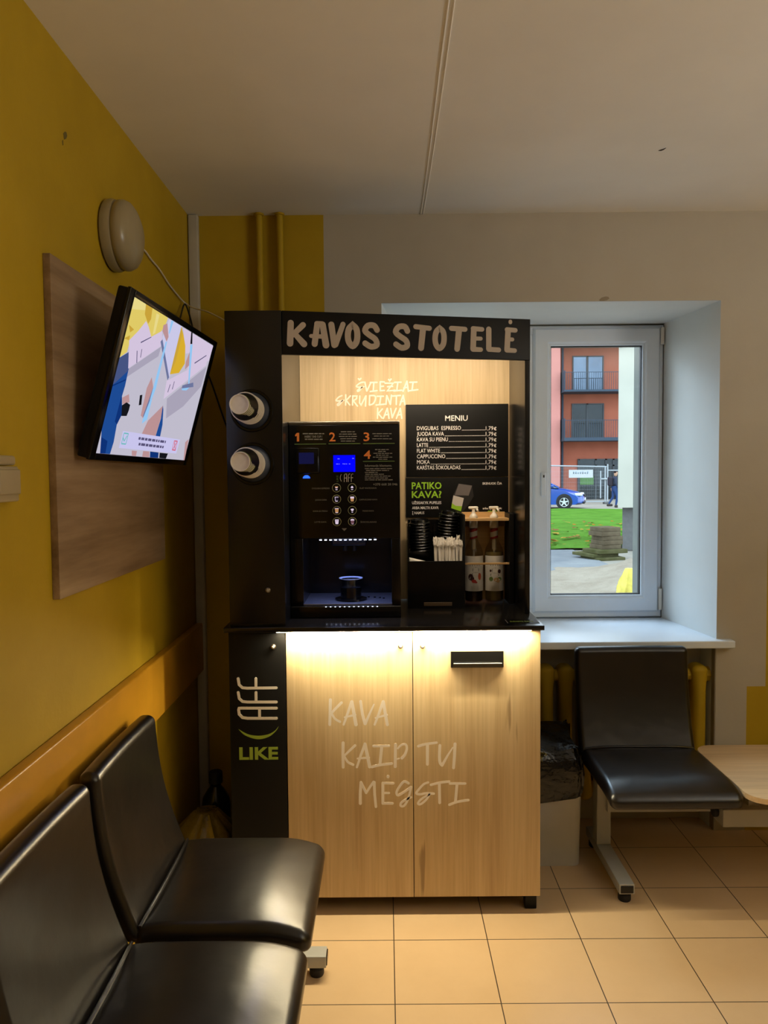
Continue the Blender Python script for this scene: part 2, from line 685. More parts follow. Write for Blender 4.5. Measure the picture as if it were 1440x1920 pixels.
wall_prism([(XL, YB), (WX0, YB), (FX0, FY), (FX0, 3.7), (0.13, 3.7), (0.13, 3.8), (XL, 3.8)], 0, ZC, (1, 2), (3, 4, 5))
wall_prism([(WX1, YB), (XR, YB), (XR, 3.8), (1.218, 3.8), (1.218, 3.7), (FX1, 3.7), (FX1, FY)], 0, ZC, (6,), (2, 3, 4, 5))
wall_prism([(WX0, YB), (WX1, YB), (FX1, FY), (FX1, 3.8), (FX0, 3.8), (FX0, FY)], HEAD, ZC, ())
mb.add([(WX0, YB, HEAD - 0.0004), (WX1, YB, HEAD - 0.0004), (FX1, FY, HEAD - 0.0004), (FX0, FY, HEAD - 0.0004)], [(3, 2, 1, 0)], 1)
wall_prism([(WX0, 3.27), (WX1, 3.27), (FX1, FY), (FX1, 3.8), (FX0, 3.8), (FX0, FY)], 0, SILL - 0.032, ())
struct(mb.build('wall_back', [M_WALL, M_REVEAL, M_EXT], smooth=0))
# plain plaster lining of the niche's right side
mb = MB()
mb.box((WX1 - 0.004, YB + 0.002, 0.001), (WX1, 3.27, SILL - 0.033))
struct(mb.build('trim_4', M_NICHE))

mb = MB()
mb.box((-0.08, 3.107, SILL - 0.031), (1.418, FY, SILL), r=0.005)
struct(mb.build('trim_1', M_PVC), 'white plastic window sill')
mb = MB()
mb.box((XL, YF, 0.698), (XL + 0.03, YB, 0.895), r=0.006)
struct(mb.build('trim_2', M_RAIL), 'orange painted rail along the yellow wall')
mb = MB()
mb.box((XL + 0.003, YB - 0.03, 0), (-0.739, YB, ZC - 0.003), r=0.004)
struct(mb.build('trim_3', M_STRIP), 'grey vertical strip in the corner')
mb = MB()
for dx in (-0.006, 0.006):
    pts = [(0.155 + dx + 0.002 * math.sin(y * 3 + dx * 90), y, ZC - 0.0005) for y in np.linspace(YF, YB, 24)]
    mb.tube(pts, 0.0024, 6)
struct(mb.build('trim_5', M_CEIL), 'ridged seam between ceiling panels')

# window
mb = MB()


def rect_frame(mb, x0, x1, z0, z1, w, y0, y1, mat=0, r=0.006):
    """mitred rectangular frame of bars w wide, front face at y0, with softened edges"""
    r = max(r, 0.0004)
    loops = []
    for (d, y) in ((0, y1), (0, y0 + r), (r, y0), (w - r, y0), (w, y0 + r), (w, y1)):
        loops.append([(x0 + d, y, z0 + d), (x1 - d, y, z0 + d), (x1 - d, y, z1 - d), (x0 + d, y, z1 - d)])
    vs = [p for q in loops for p in q]
    n = len(loops)
    fs = [(k * 4 + i, k * 4 + (i + 1) % 4, ((k + 1) % n) * 4 + (i + 1) % 4, ((k + 1) % n) * 4 + i) for k in range(n) for i in range(4)]
    mb.add(vs, fs, mat)


mb = MB()
Z0, Z1 = SILL + 0.001, HEAD - 0.006
mb = MB()
rect_frame(mb, FX0 + 0.001, FX1 - 0.001, Z0, Z1, 0.045, FY, FY + 0.07)
mb.box((0.64, FY, Z0 + 0.04), (0.70, FY + 0.07, Z1 - 0.04), r=0.006)
win = struct(mb.build('window_1', M_PVC), 'white plastic window beside the kiosk')


def sash(x0, x1, opening):
    z0, z1 = Z0 + 0.027, Z1 - 0.012
    mb = MB()
    rect_frame(mb, x0, x1, z0, z1, 0.074, FY - 0.014, FY + 0.045, r=0.009)
    # glazing bead
    gx0, gx1, gz0, gz1 = x0 + 0.068, x1 - 0.068, z0 + 0.068, z1 - 0.068
    rect_frame(mb, gx0, gx1, gz0, gz1, 0.014, FY - 0.006, FY + 0.02, r=0.004)
    s = mb.build('sash', M_PVC, win)
    mb = MB()
    rect_frame(mb, gx0 + 0.012, gx1 - 0.012, gz0 + 0.012, gz1 - 0.012, 0.006, FY + 0.006, FY + 0.03, r=0.001)
    mb.build('gasket', M_RUBBER, win)
    mb = MB()
    mb.box((gx0 + 0.012, FY + 0.012, gz0 + 0.012), (gx1 - 0.012, FY + 0.016, gz1 - 0.012))
    mb.build('pane', M_PANE, win)


sash(0.693, 1.283, True)
sash(0.062, 0.648, False)
mb = MB()
mb.box((0.727, FY - 0.024, 1.385), (0.750, FY - 0.013, 1.495), r=0.004)
mb.cyl((0.7385, FY - 0.027, 1.478), (0.7385, FY - 0.023, 1.478), 0.007)
h = mb.build('handle_base', M_PVC, win)
mb = MB()
mb.box((0.7355, FY - 0.0285, 1.472), (0.7415, FY - 0.0268, 1.484))
mb.build('spindle_hole', M_RUBBER, h)
for z0, z1 in ((2.085, 2.163), (0.845, 0.945)):
    mb = MB()
    mb.cyl((1.291, FY - 0.012, z0), (1.291, FY - 0.012, z1), 0.0085, seg=16)
    mb.cyl((1.291, FY - 0.012, z0 + 0.03), (1.291, FY - 0.012, z0 + 0.033), 0.0092, seg=16)
    mb.build('hinge', M_WHITEPL, win)
mb = MB()
mb.box((FX0 + 0.04, FY + 0.075, SILL - 0.02), (FX1 - 0.04, 3.86, SILL + 0.01))
struct(mb.build('trim_6', M_STEEL), 'outside window ledge')

# stains and chips that the walls carry
mb = MB()
mb.prism([(0.868, 2.1895), (0.876, 2.197), (0.892, 2.2015), (0.904, 2.200), (0.908, 2.193), (0.898, 2.187), (0.884, 2.184), (0.87, 2.184)], 0, 0.002, 0, frame((0, YB, 0), (1, 0, 0), (0, 0, 1)))
struct(mb.build('trim_7', M_NICHE), 'chipped plaster above the window')

mb = MB()
LWM = frame((XL, 0, 0), (0, 1, 0), (0, 0, 1))
mb.prism([(1.928, 2.334), (1.938, 2.343), (1.947, 2.345), (1.951, 2.338), (1.944, 2.328), (1.932, 2.321)], 0, 0.0008, 0, LWM)
mb.prism([(1.920, 2.312), (1.925, 2.318), (1.926, 2.306), (1.922, 2.303)], 0, 0.0008, 0, LWM)
struct(mb.build('trim_8', plain('wall_scuff', (104, 92, 40), 0.8)), 'dark scuff on the yellow wall')
mb = MB()
mb.tube([(0.893, 2.556, ZC - 0.0012), (0.900, 2.552, ZC - 0.0012), (0.906, 2.545, ZC - 0.0012), (0.910, 2.535, ZC - 0.0012)], [0.0008, 0.0026, 0.002, 0.0005], 6)
struct(mb.build('trim_9', plain('ceiling_chip', (90, 84, 76), 0.8)), 'small dark chip in the ceiling paint')

# ------------------------------------------------------------------ pipes and radiator
for i, (x, lab) in enumerate(((-0.494, 'yellow painted heating pipe nearer the room corner'), (-0.412, 'yellow painted heating pipe nearer the off-white wall'))):
    mb = MB()
    mb.tube([(x, 3.122, 0.0), (x, 3.122, 1.3), (x + 0.001, 3.123, 2.0), (x, 3.122, ZC)], 0.0135, 14)
    mb.lathe([(0.0135, 0), (0.02, 0.002), (0.02, 0.008), (0.0135, 0.01)], Matrix.Translation((x, 3.122, ZC - 0.011)), 16, caps=False)
    tag(mb.build('heating_pipe', M_YELLOW, loc=(x, 3.122, 0)), lab, 'pipe', 'yellow heating pipes')

rad = thing('radiator', 'yellow cast iron radiator in the niche under the window sill', 'radiator', (0.7, 3.21, 0.0))
for i in range(15):
    x = 0.19 + i * 0.0795
    mb = MB()
    mb.box((x - 0.029, 3.162, 0.12), (x + 0.029, 3.255, 0.69), r=0.026, k=4, extra=(0, 0, 6),
           deform=lambda p, x=x: Vector((x + (p.x - x) * (1.18 if p.z > 0.60 or p.z < 0.2 else 0.92), p.y, p.z)))
    mb.build('section', M_YELLOW, rad)
mb = MB()
mb.cyl((0.15, 3.21, 0.645), (1.345, 3.21, 0.645), 0.024)
mb.cyl((0.15, 3.21, 0.165), (1.345, 3.21, 0.165), 0.024)
mb.cyl((1.32, 3.21, 0.645), (1.35, 3.21, 0.645), 0.032, seg=8)
mb.build('header_pipe', M_YELLOW, rad)
# ------------------------------------------------------------------ walnut board, television, lamp, switch
mb = MB()
mb.box((XL, 1.79, 1.21), (-0.762, 2.655, 2.008), r=0.0015)
tag(mb.build('wall_board', M_WALNUT, loc=(XL, 2.22, 1.21)), 'walnut wood board fixed to the yellow wall behind the television', 'wall panel')

TV_O = Vector((-0.6448, 2.2576, 1.7418))
TVU = Vector((0.05782, 0.99829, -0.00905))
TVV = Vector((0.26851, -0.00682, 0.96325))
TVM = frame(TV_O, TVU, TVV)
tv = thing('television', 'black flat television tilted down from the walnut board', 'television', TV_O)
mb = MB()
mb.box((-0.3755, -0.213, -0.032), (0.3755, 0.213, -0.004), 0, TVM, r=0.006)
mb.box((-0.30, -0.19, -0.058), (0.30, 0.06, -0.03), 0, TVM, r=0.012)
mb.build('housing', M_BLACKMAT, tv)
mb = MB()
hw, hh, sw, sh = 0.3775, 0.215, 0.3455, 0.1975
for lo, hi in (((-hw, -hh), (-sw, hh)), ((sw, -hh), (hw, hh)), ((-sw, sh), (sw, hh)), ((-sw, -hh), (sw, -sh))):
    mb.box((lo[0], lo[1], -0.006), (hi[0], hi[1], 0.003), 0, TVM, r=0.002)
mb.build('bezel', M_GLOSSY, tv)
mb = MB()
mb.box((-0.10, -0.09, -0.075), (0.10, 0.09, -0.055), 0, TVM)
mb.cyl(TVM @ Vector((0, 0, -0.06)), Vector((-0.762, 2.262, 1.70)), 0.018)
mb.box((-0.764, 2.21, 1.62), (-0.756, 2.31, 1.80))
mb.build('wall_bracket', M_BLACKMAT, tv)

# the picture on the screen: a scene of gloved workers, as lit patches
_src = [(520, 190), (1310, 685), (1000, 1825), (145, 1755)]
_dst = [(-sw, sh), (sw, sh), (sw, -sh), (-sw, -sh)]
_A, _b = [], []
for (x, y), (u, v) in zip(_src, _dst):
    _A += [[x, y, 1, 0, 0, 0, -u * x, -u * y], [0, 0, 0, x, y, 1, -v * x, -v * y]]
    _b += [u, v]
_H = np.linalg.solve(np.array(_A, float), np.array(_b, float))


def scr(p):
    w = _H[6] * p[0] + _H[7] * p[1] + 1
    u = (_H[0] * p[0] + _H[1] * p[1] + _H[2]) / w
    v = (_H[3] * p[0] + _H[4] * p[1] + _H[5]) / w
    return (max(-sw, min(sw, u)), max(-sh, min(sh, v)))


scr_cols = [(196, 192, 208), (228, 206, 104), (205, 165, 60), (30, 76, 150), (72, 86, 132), (216, 200, 226), (206, 204, 236),
            (220, 176, 48), (150, 202, 246), (112, 120, 160), (190, 148, 150), (22, 22, 28), (204, 200, 240), (110, 190, 190),
            (214, 90, 110), (90, 84, 120), (172, 166, 186), (236, 220, 140), (14, 50, 120)]
scr_mats = [emit('screen_colour', c, 0.95) for c in scr_cols]
SCR = [
    (16, [(840, 1225), (1240, 900), (1180, 1100), (1000, 1300), (830, 1420)]),
    (16, [(465, 930), (790, 700), (760, 800), (640, 880), (450, 1010)]),
    (1, [(520, 190), (640, 265), (665, 440), (600, 520), (480, 650), (450, 760), (370, 820), (430, 540)]),
    (17, [(520, 190), (640, 265), (650, 330), (500, 320)]),
    (2, [(470, 480), (520, 530), (480, 560)]),
    (2, [(420, 620), (480, 590), (470, 640)]),
    (1, [(640, 265), (860, 400), (835, 480), (790, 545), (690, 602), (662, 500), (630, 370)]),
    (2, [(640, 265), (705, 305), (690, 420), (660, 470), (628, 370)]),
    (17, [(745, 360), (775, 375), (730, 560), (705, 580)]),
    (3, [(365, 820), (465, 760), (465, 930), (430, 1100), (400, 1200), (400, 1380), (350, 1480), (320, 1650), (285, 1765), (190, 1758), (195, 1500), (290, 1150)]),
    (4, [(365, 825), (465, 765), (458, 950), (310, 1090)]),
    (18, [(310, 1090), (440, 1030), (435, 1045), (305, 1105)]),
    (18, [(395, 1200), (400, 1380), (350, 1480), (330, 1450)]),
    (18, [(200, 1600), (260, 1640), (240, 1760), (190, 1758)]),
    (5, [(470, 640), (560, 545), (640, 440), (665, 500), (690, 602), (800, 540), (795, 690), (460, 925)]),
    (15, [(585, 655), (690, 600), (690, 608), (585, 668)]),
    (15, [(545, 745), (552, 745), (548, 868), (541, 870)]),
    (15, [(592, 728), (598, 726), (585, 812), (579, 814)]),
    (6, [(870, 420), (1000, 490), (900, 900), (860, 1030), (850, 1010), (800, 600)]),
    (5, [(1010, 505), (1310, 690), (1260, 840), (1040, 960), (1080, 760), (1030, 770)]),
    (5, [(838, 1045), (1045, 935), (1250, 790), (1235, 885), (805, 1228)]),
    (15, [(1118, 860), (1240, 780), (1238, 790), (1118, 872)]),
    (15, [(870, 1080), (876, 1080), (850, 1160), (844, 1160)]),
    (15, [(912, 1050), (917, 1050), (895, 1130), (889, 1130)]),
    (7, [(992, 490), (1010, 570), (1028, 690), (1020, 870), (960, 965), (870, 980), (940, 720)]),
    (2, [(990, 500), (1000, 560), (930, 850), (870, 980), (940, 700)]),
    (11, [(1090, 545), (1103, 553), (1098, 670), (1078, 670)]),
    (9, [(780, 650), (800, 625), (862, 1010), (845, 1040)]),
    (10, [(690, 1010), (705, 1120), (670, 1280), (605, 1420), (580, 1390), (640, 1120)]),
    (9, [(700, 1120), (722, 1110), (690, 1230), (620, 1400), (600, 1400)]),
    (10, [(575, 1600), (650, 1440), (800, 1290), (775, 1420), (722, 1590)]),
    (10, [(400, 1215), (465, 1180), (470, 1260), (400, 1280)]),
    (10, [(810, 480), (850, 460), (860, 600), (840, 650), (800, 540)]),
    (10, [(1030, 850), (1075, 740), (1080, 870), (1020, 930)]),
    (11, [(560, 1290), (572, 1190), (596, 1185), (585, 1285)]),
    (8, [(890, 430), (915, 430), (870, 570), (862, 560)]),
    (8, [(830, 650), (845, 650), (730, 1120), (680, 1250), (668, 1240)]),
    (8, [(670, 1240), (690, 1230), (640, 1430), (590, 1470), (600, 1420)]),
    (8, [(1075, 680), (1100, 670), (1060, 1090), (1048, 1090)]),
    (9, [(990, 1090), (1100, 1060), (1100, 1105), (985, 1120)]),
    (8, [(985, 1120), (1060, 1110), (1030, 1140), (985, 1138)]),
    (3, [(795, 1290), (800, 1330), (790, 1480), (765, 1600), (722, 1590), (775, 1420)]),
    (18, [(668, 1740), (750, 1750), (745, 1803), (665, 1797)]),
    (11, [(760, 1752), (840, 1760), (820, 1810), (755, 1803)]),
    (10, [(600, 1735), (660, 1740), (660, 1795), (590, 1790)]),
    (10, [(490, 1730), (540, 1735), (530, 1785), (490, 1780)]),
    (11, [(440, 1260), (475, 1285), (462, 1340), (440, 1395), (390, 1395), (395, 1290)]),
    (10, [(1010, 1650), (1045, 1620), (1000, 1825), (990, 1824)]),
    (12, [(405, 1540), (960, 1625), (920, 1760), (365, 1705)]),
]
mb = MB()
mb.box((-sw, -sh, -0.004), (sw, sh, 0.0002), 0, TVM)
for i, (ci, poly) in enumerate(SCR):
    uv = [scr(p) for p in poly]
    z = 0.0003 + i * 0.000035
    ar = sum(uv[k][0] * uv[(k + 1) % len(uv)][1] - uv[(k + 1) % len(uv)][0] * uv[k][1] for k in range(len(uv)))
    if ar < 0:
        uv.reverse()
    mb.add([(u, v, z) for u, v in uv], [tuple(range(len(uv)))], ci, TVM)
zt = 0.0003 + len(SCR) * 0.000035


def scr_line(a, b, w, ci):
    a, b = scr(a), scr(b)
    L = math.hypot(b[0] - a[0], b[1] - a[1])
    nx, ny = -(b[1] - a[1]) / L * w / 2, (b[0] - a[0]) / L * w / 2
    q = [(a[0] + nx, a[1] + ny, zt), (a[0] - nx, a[1] - ny, zt), (b[0] - nx, b[1] - ny, zt), (b[0] + nx, b[1] + ny, zt)]
    mb.add(q, [(0, 1, 2, 3)], ci, TVM)


G = [(415, 1562), (458, 1568), (432, 1668), (390, 1664)]
R_ = [(902, 1638), (934, 1641), (913, 1728), (881, 1724)]
for i in range(4):
    scr_line(G[i], G[(i + 1) % 4], 0.0035, 13)
    scr_line(R_[i], R_[(i + 1) % 4], 0.0035, 14)
scr_line((405, 1605), (416, 1640), 0.004, 13)
scr_line((416, 1640), (446, 1585), 0.004, 13)
scr_line((905, 1650), (910, 1720), 0.004, 14)
scr_line((928, 1650), (888, 1718), 0.004, 14)
rr = random.Random(3)
for (a, b) in (((556, 1612), (820, 1648)), ((556, 1668), (798, 1698))):
    t = 0.0
    while t < 0.97:
        e = min(1, t + rr.uniform(0.05, 0.16))
        scr_line((a[0] + (b[0] - a[0]) * t, a[1] + (b[1] - a[1]) * t), (a[0] + (b[0] - a[0]) * e, a[1] + (b[1] - a[1]) * e), 0.0075, 15)
        t = e + 0.025
mb.build('screen', scr_mats, tv, smooth=0)

lamp = thing('wall_lamp', 'round cream dome wall lamp above the television', 'lamp', (XL, 2.235, 2.18))
LM = frame((XL, 2.235, 2.18), (0, 1, 0), (0, 0, 1))
mb = MB()
mb.lathe([(0.090, 0.0), (0.098, 0.006), (0.100, 0.020), (0.096, 0.030), (0.090, 0.034)], LM, 48)
mb.build('base', M_CREAMPL, lamp)
mb = MB()
mb.lathe([(0.091, 0.030), (0.097, 0.040), (0.097, 0.050), (0.090, 0.064), (0.076, 0.074), (0.070, 0.076), (0.064, 0.079), (0.045, 0.086), (0.022, 0.090), (0.004, 0.091)], LM, 48)
mb.build('lamp_shade', M_CREAMPL, lamp)

M_SWITCH = plain('aged_switch_plastic', (176, 160, 124), 0.4, vary=0.03)
sw_ = thing('light_switch', 'cream light switch on the yellow wall at the frame edge', 'switch', (XL, 1.545, 1.495))
mb = MB()
mb.box((XL, 1.495, 1.447), (XL + 0.022, 1.597, 1.519), r=0.004)
mb.build('base', M_SWITCH, sw_)
mb = MB()
mb.box((XL + 0.022, 1.503, 1.462), (XL + 0.03, 1.589, 1.513), r=0.003)
mb.build('rocker', M_SWITCH, sw_)
mb = MB()
mb.box((XL, 1.49, 1.521), (XL + 0.02, 1.592, 1.541), r=0.006)
mb.build('top_cover', M_SWITCH, sw_)

mb = MB()
mb.tube([(-0.74, 2.325, 2.205), (-0.765, 2.38, 2.212), (-0.775, 2.45, 2.222), (-0.774, 2.538, 2.226), (-0.774, 2.611, 2.216), (-0.774, 2.702, 2.208), (-0.774, 2.819, 2.185), (-0.773, 2.925, 2.172),
         (-0.766, 3.0, 2.16), (-0.726, 2.97, 2.133), (-0.668, 2.92, 2.11), (-0.616, 2.86, 2.08), (-0.565, 2.80, 2.047), (-0.526, 2.76, 2.02)], 0.0028, 8, smooth=5)
tag(mb.build('white_cord', M_WHITEPL), 'thin white cord running from the wall lamp to the black kiosk', 'cord')
mb = MB()
mb.tube([(-0.70, 2.40, 1.78), (-0.73, 2.62, 1.90), (-0.755, 2.88, 2.07), (-0.762, 2.985, 2.15), (-0.735, 2.95, 2.10), (-0.70, 2.90, 1.99), (-0.68, 2.88, 1.93), (-0.648, 2.90, 1.846), (-0.60, 2.90, 1.70), (-0.54, 2.92, 1.52), (-0.524, 2.93, 1.48)], 0.0032, 8, smooth=6)
tag(mb.build('black_cord', M_RUBBER), 'black power cord looping from behind the television to the kiosk side', 'cord')


# ------------------------------------------------------------------ kiosk: base cabinet and worktop
def art(c):
    (a0, a1, a2), (b0, b1, b2) = c
    return lambda x, y: (a0 + a1 * x + a2 * y, b0 + b1 * x + b2 * y)


DOORY = 2.549
door_xy = art(((-1.27891, 0.0017891, -0.0000154), (3.13551, -0.0000141, -0.0018176)))
KX0, KX1 = -0.528, 0.513
base = thing('base_cabinet', 'light oak fronted kiosk cabinet with black narrow door under the worktop', 'cabinet', (0, 2.83, 0))
mb = MB()
mb.box((KX0 + 0.004, 2.572, 0.062), (KX1 - 0.002, 3.10, 0.974))
mb.build('body', M_BLACKMAT, base)


M_LOCK = plain('worn_lock_metal', (150, 138, 124), 0.28, metal=1.0)


def lock(x, z, y, parent):
    mb = MB()
    F = front((x, y, z))
    mb.lathe([(0.0085, 0), (0.009, 0.002), (0.008, 0.006), (0.0062, 0.0075)], F, 24)
    l = mb.build('lock', M_LOCK, parent)
    mb = MB()
    mb.lathe([(0.0045, 0.0070), (0.0045, 0.0084), (0.0035, 0.0088)], F, 20)
    mb.box((-0.0009, -0.003, 0.0085), (0.0009, 0.003, 0.0092), 0, F)
    mb.build('keyhole', M_STEEL, l)


mb = MB()
mb.box((KX0, 2.55, 0.062), (-0.3395, 2.570, 0.972), r=0.0012)
dblack = mb.build('door', M_BLACKMAT, base)
dblack['label'] = 'narrow black door with green and white logo'
mb = MB()
mb.box((-0.3365, 2.55, 0.062), (0.0845, 2.570, 0.972), r=0.0012)
dl = mb.build('door', M_OAK, base)
mb = MB()
mb.box((0.0870, 2.55, 0.062), (KX1, 2.570, 0.972), r=0.0012)
dr = mb.build('door', M_OAK, base)
lock(-0.378, 0.924, 2.55, base)
lock(0.046, 0.923, 2.55, base)
lock(0.119, 0.922, 2.55, base)

# brushed lettering across the two oak doors (artwork laid out on the doors' own plane)
PX = 0.00178


def cpt(p):
    return door_xy(600 + p[0] / 4.8, 1290 + p[1] / 4.8)


DOOR_STROKES = [
    ((28, 26), [(95, 105), (92, 220), (88, 328)], 0), ((24, 22), [(195, 130), (140, 185), (100, 228)], 0), ((20, 22), [(104, 226), (135, 275), (180, 302)], 3),
    ((20, 26), [(213, 328), (245, 240), (285, 122)], 0), ((28, 32), [(288, 122), (305, 220), (324, 328)], 0), ((16, 20), [(222, 262), (318, 240)], 0),
    ((24, 28), [(366, 118), (382, 230), (406, 320)], 3), ((26, 14), [(408, 320), (440, 245), (486, 146)], 0),
    ((20, 26), [(492, 328), (530, 230), (568, 122)], 0), ((28, 28), [(570, 122), (588, 230), (606, 328)], 0), ((16, 20), [(500, 268), (602, 240)], 0),
    ((28, 26), [(208, 492), (206, 600), (208, 712)], 0), ((24, 18), [(315, 516), (215, 612)], 0), ((20, 22), [(218, 612), (250, 665), (298, 690)], 3),
    ((20, 26), [(332, 712), (365, 610), (405, 504)], 0), ((28, 30), [(405, 504), (425, 600), (447, 708)], 0), ((16, 20), [(338, 634), (440, 626)], 0),
    ((22, 22), [(482, 522), (620, 520)], 0), ((28, 26), [(556, 524), (540, 688)], 0), ((24, 22), [(468, 710), (540, 692), (646, 680)], 3),
    ((26, 28), [(680, 508), (678, 706)], 0), ((16, 26), [(702, 542), (735, 510), (772, 508), (782, 545), (765, 598), (738, 630)], 4), ((10, 12), [(690, 640), (712, 634)], 0),
    ((24, 22), [(886, 522), (950, 504), (1050, 490)], 3), ((28, 26), [(968, 508), (968, 686)], 0),
    ((26, 28), [(1080, 516), (1076, 610), (1082, 670), (1100, 694)], 3), ((26, 12), [(1102, 692), (1150, 606), (1196, 534)], 0), ((28, 26), [(1216, 502), (1212, 610), (1204, 718)], 0),
    ((26, 28), [(368, 850), (362, 950), (362, 1040)], 0), ((22, 22), [(370, 850), (395, 905), (415, 945)], 0), ((20, 24), [(415, 945), (450, 890), (482, 846)], 0), ((26, 24), [(488, 850), (492, 960), (503, 1070)], 0),
    ((26, 26), [(566, 856), (566, 1040)], 0), ((22, 22), [(566, 856), (660, 858)], 0), ((20, 20), [(568, 946), (622, 946)], 0), ((22, 22), [(568, 1040), (654, 1040)], 0), ((26, 26), [(613, 794), (613, 800)], 0),
    ((22, 22), [(798, 858), (757, 842), (715, 890), (690, 938), (705, 966), (765, 932), (822, 892)], 4), ((20, 20), [(822, 892), (800, 980), (775, 1040), (750, 1066), (726, 1060), (734, 1032), (776, 1004), (822, 984)], 4),
    ((20, 22), [(975, 850), (935, 866), (885, 920), (868, 948), (900, 958), (960, 948), (1026, 952)], 4), ((20, 20), [(992, 952), (955, 1010), (905, 1048), (884, 1038), (915, 1000), (985, 958)], 4),
    ((22, 22), [(1000, 872), (1080, 852), (1165, 842)], 3), ((26, 26), [(1076, 856), (1080, 1034)], 0),
    ((22, 22), [(1172, 860), (1310, 860)], 0), ((26, 26), [(1236, 862), (1222, 1030)], 0), ((24, 22), [(1168, 1052), (1240, 1026), (1340, 1010)], 3),
]
DF = front((0, 2.55, 0))
ml, mr = MB(), MB()
for w, pts, sm in DOOR_STROKES:
    tgt = mr if sum(p[0] for p in pts) / len(pts) > 838 else ml
    tgt.stroke([cpt(p) for p in pts], (w[0] * PX / 4.8, w[1] * PX / 4.8), DF, 0.00015, 0, sm)
ml.build('lettering', M_LETTERP, dl, smooth=0)
mr.build('lettering', M_LETTERP, dr, smooth=0)

# mail-slot flap in the right door
mb = MB()
mb.box((0.213, 2.5455, 0.849), (0.389, 2.552, 0.903), 0)
mb.add([(0.215, 2.5454, 0.851), (0.387, 2.5454, 0.851), (0.387, 2.538, 0.858), (0.225, 2.538, 0.864), (0.380, 2.538, 0.864)], [(0, 1, 4, 3)], 0)
mb.prism([(2.5455, 0.850), (2.538, 0.863), (2.5455, 0.8645)], 0.220, 0.384, 0, Matrix(((0, 0, 1, 0), (1, 0, 0, 0), (0, 1, 0, 0), (0, 0, 0, 1))))
mb.box((0.222, 2.5375, 0.8632), (0.382, 2.5405, 0.8652), 1)
mb.build('slot_flap', [M_BLACK, M_STEEL], dr)

# logo on the narrow door
mw, mg = MB(), MB()


def lpt(p):
    return door_xy(300 + p[0] / 4.265, 1150 + p[1] / 4.265)


LW = 22 * PX / 4.265
for pts in ([(932, 595), (700, 598), (662, 594), (636, 570), (628, 522)], [(770, 597), (770, 522)],
            [(932, 708), (700, 708), (662, 704), (636, 680), (628, 632)], [(770, 707), (770, 632)],
            [(932, 838), (700, 838), (660, 832), (634, 806), (630, 770), (634, 758), (650, 757), (932, 757)], [(797, 757), (797, 838)]):
    mw.stroke([lpt(p) for p in pts], LW, DF, 0.0006)
outer = catmull([Vector((x, y, 0)) for x, y in ((628, 925), (680, 974), (780, 1005), (870, 985), (928, 938), (950, 900))], 5)
inner = catmull([Vector((x, y, 0)) for x, y in ((950, 900), (915, 940), (860, 968), (780, 978), (700, 965), (628, 925))], 5)
no = len(outer)
inner = list(reversed(inner))
for i in range(no - 1):
    q = [lpt(outer[i]), lpt(outer[i + 1]), lpt(inner[i + 1]), lpt(inner[i])]
    mg.prism([(a[0], a[1]) for a in q], 0, 0.0006, 0, DF)
LX0, LZ0 = lpt((630, 1166))
LX1, LZ1 = lpt((945, 1066))
mg.text('LIKE', (LZ1 - LZ0) * 0.95, front((LX0 + 0.001, 2.55, LZ0)), width=LX1 - LX0 - 0.002, t=0.0006, bold=0.045)
mw.build('logo', M_LETTER, dblack, smooth=0)
mg.build('logo', M_GREENDK, dblack, smooth=0)['label'] = 'green part of the logo'

for (x, y) in ((0.487, 2.60), (-0.50, 2.60), (0.487, 3.06), (-0.50, 3.06)):
    mb = MB()
    mb.box((x - 0.02, y - 0.02, 0.0), (x + 0.02, y + 0.02, 0.064), r=0.003)
    mb.build('foot', M_BLACKMAT, base)
mb = MB()
mb.add([(0.415, 2.66, 0.05), (0.470, 2.62, 0.018), (0.475, 2.625, 0.026), (0.425, 2.665, 0.060), (0.415, 2.66, 0.048), (0.470, 2.62, 0.015)], [(0, 1, 2, 3), (4, 5, 1, 0)])
mb.build('bracket', M_CHROME, base)

wt = thing('worktop', 'black laminate worktop on the oak kiosk cabinet', 'worktop', (0, 2.83, 0.975))
mb = MB()
mb.box((-0.540, 2.5262, 0.976), (0.5215, 3.10, 0.992), r=0.0018)
mb.build('slab', M_TOP, wt)
mb = MB()
mb.prism([(2.5268, 0.9762), (2.5335, 0.9742), (2.5345, 0.9762)], -0.365, 0.478, 0, Matrix(((0, 0, 1, 0), (1, 0, 0, 0), (0, 1, 0, 0), (0, 0, 0, 1))))
mb.mi = [0 if (f == max(mb.f, key=lambda q: -sum(mb.v[i][1] + mb.v[i][2] for i in q) / len(q))) else 1 for f in mb.f]
mb.build('led_strip', [M_LEDWARM, M_BLACKMAT], wt, smooth=0)['label'] = 'glowing warm light strip under the front edge'

# small tent card lying at the worktop's right front corner
card = thing('counter_card', 'small dark green-lettered card lying on the worktop front right corner', 'card', (0.46, 2.60, 0.992))
CM = frame((0.405, 2.565, 0.9921), (1, 0, 0), (0, 1, 0))
mb = MB()
mb.box((0, 0, 0), (0.108, 0.062, 0.0012), 0, CM)
mb.build('card_base', M_GLOSSY, card)
mb = MB()
mb.text('SUDARYK RATĄ!', 0.018, frame((0.418, 2.585, 0.9934), (1, 0, 0), (0, 1, 0)), width=0.078, t=0.0003)
mb.build('lettering', M_GREENDK, card, smooth=0)
mb = MB()
mb.box((0.0005, 0.0, 0.0013), (0.0025, 0.062, 0.0018), 0, CM)
mb.build('edge_line', M_DIMINK, card)

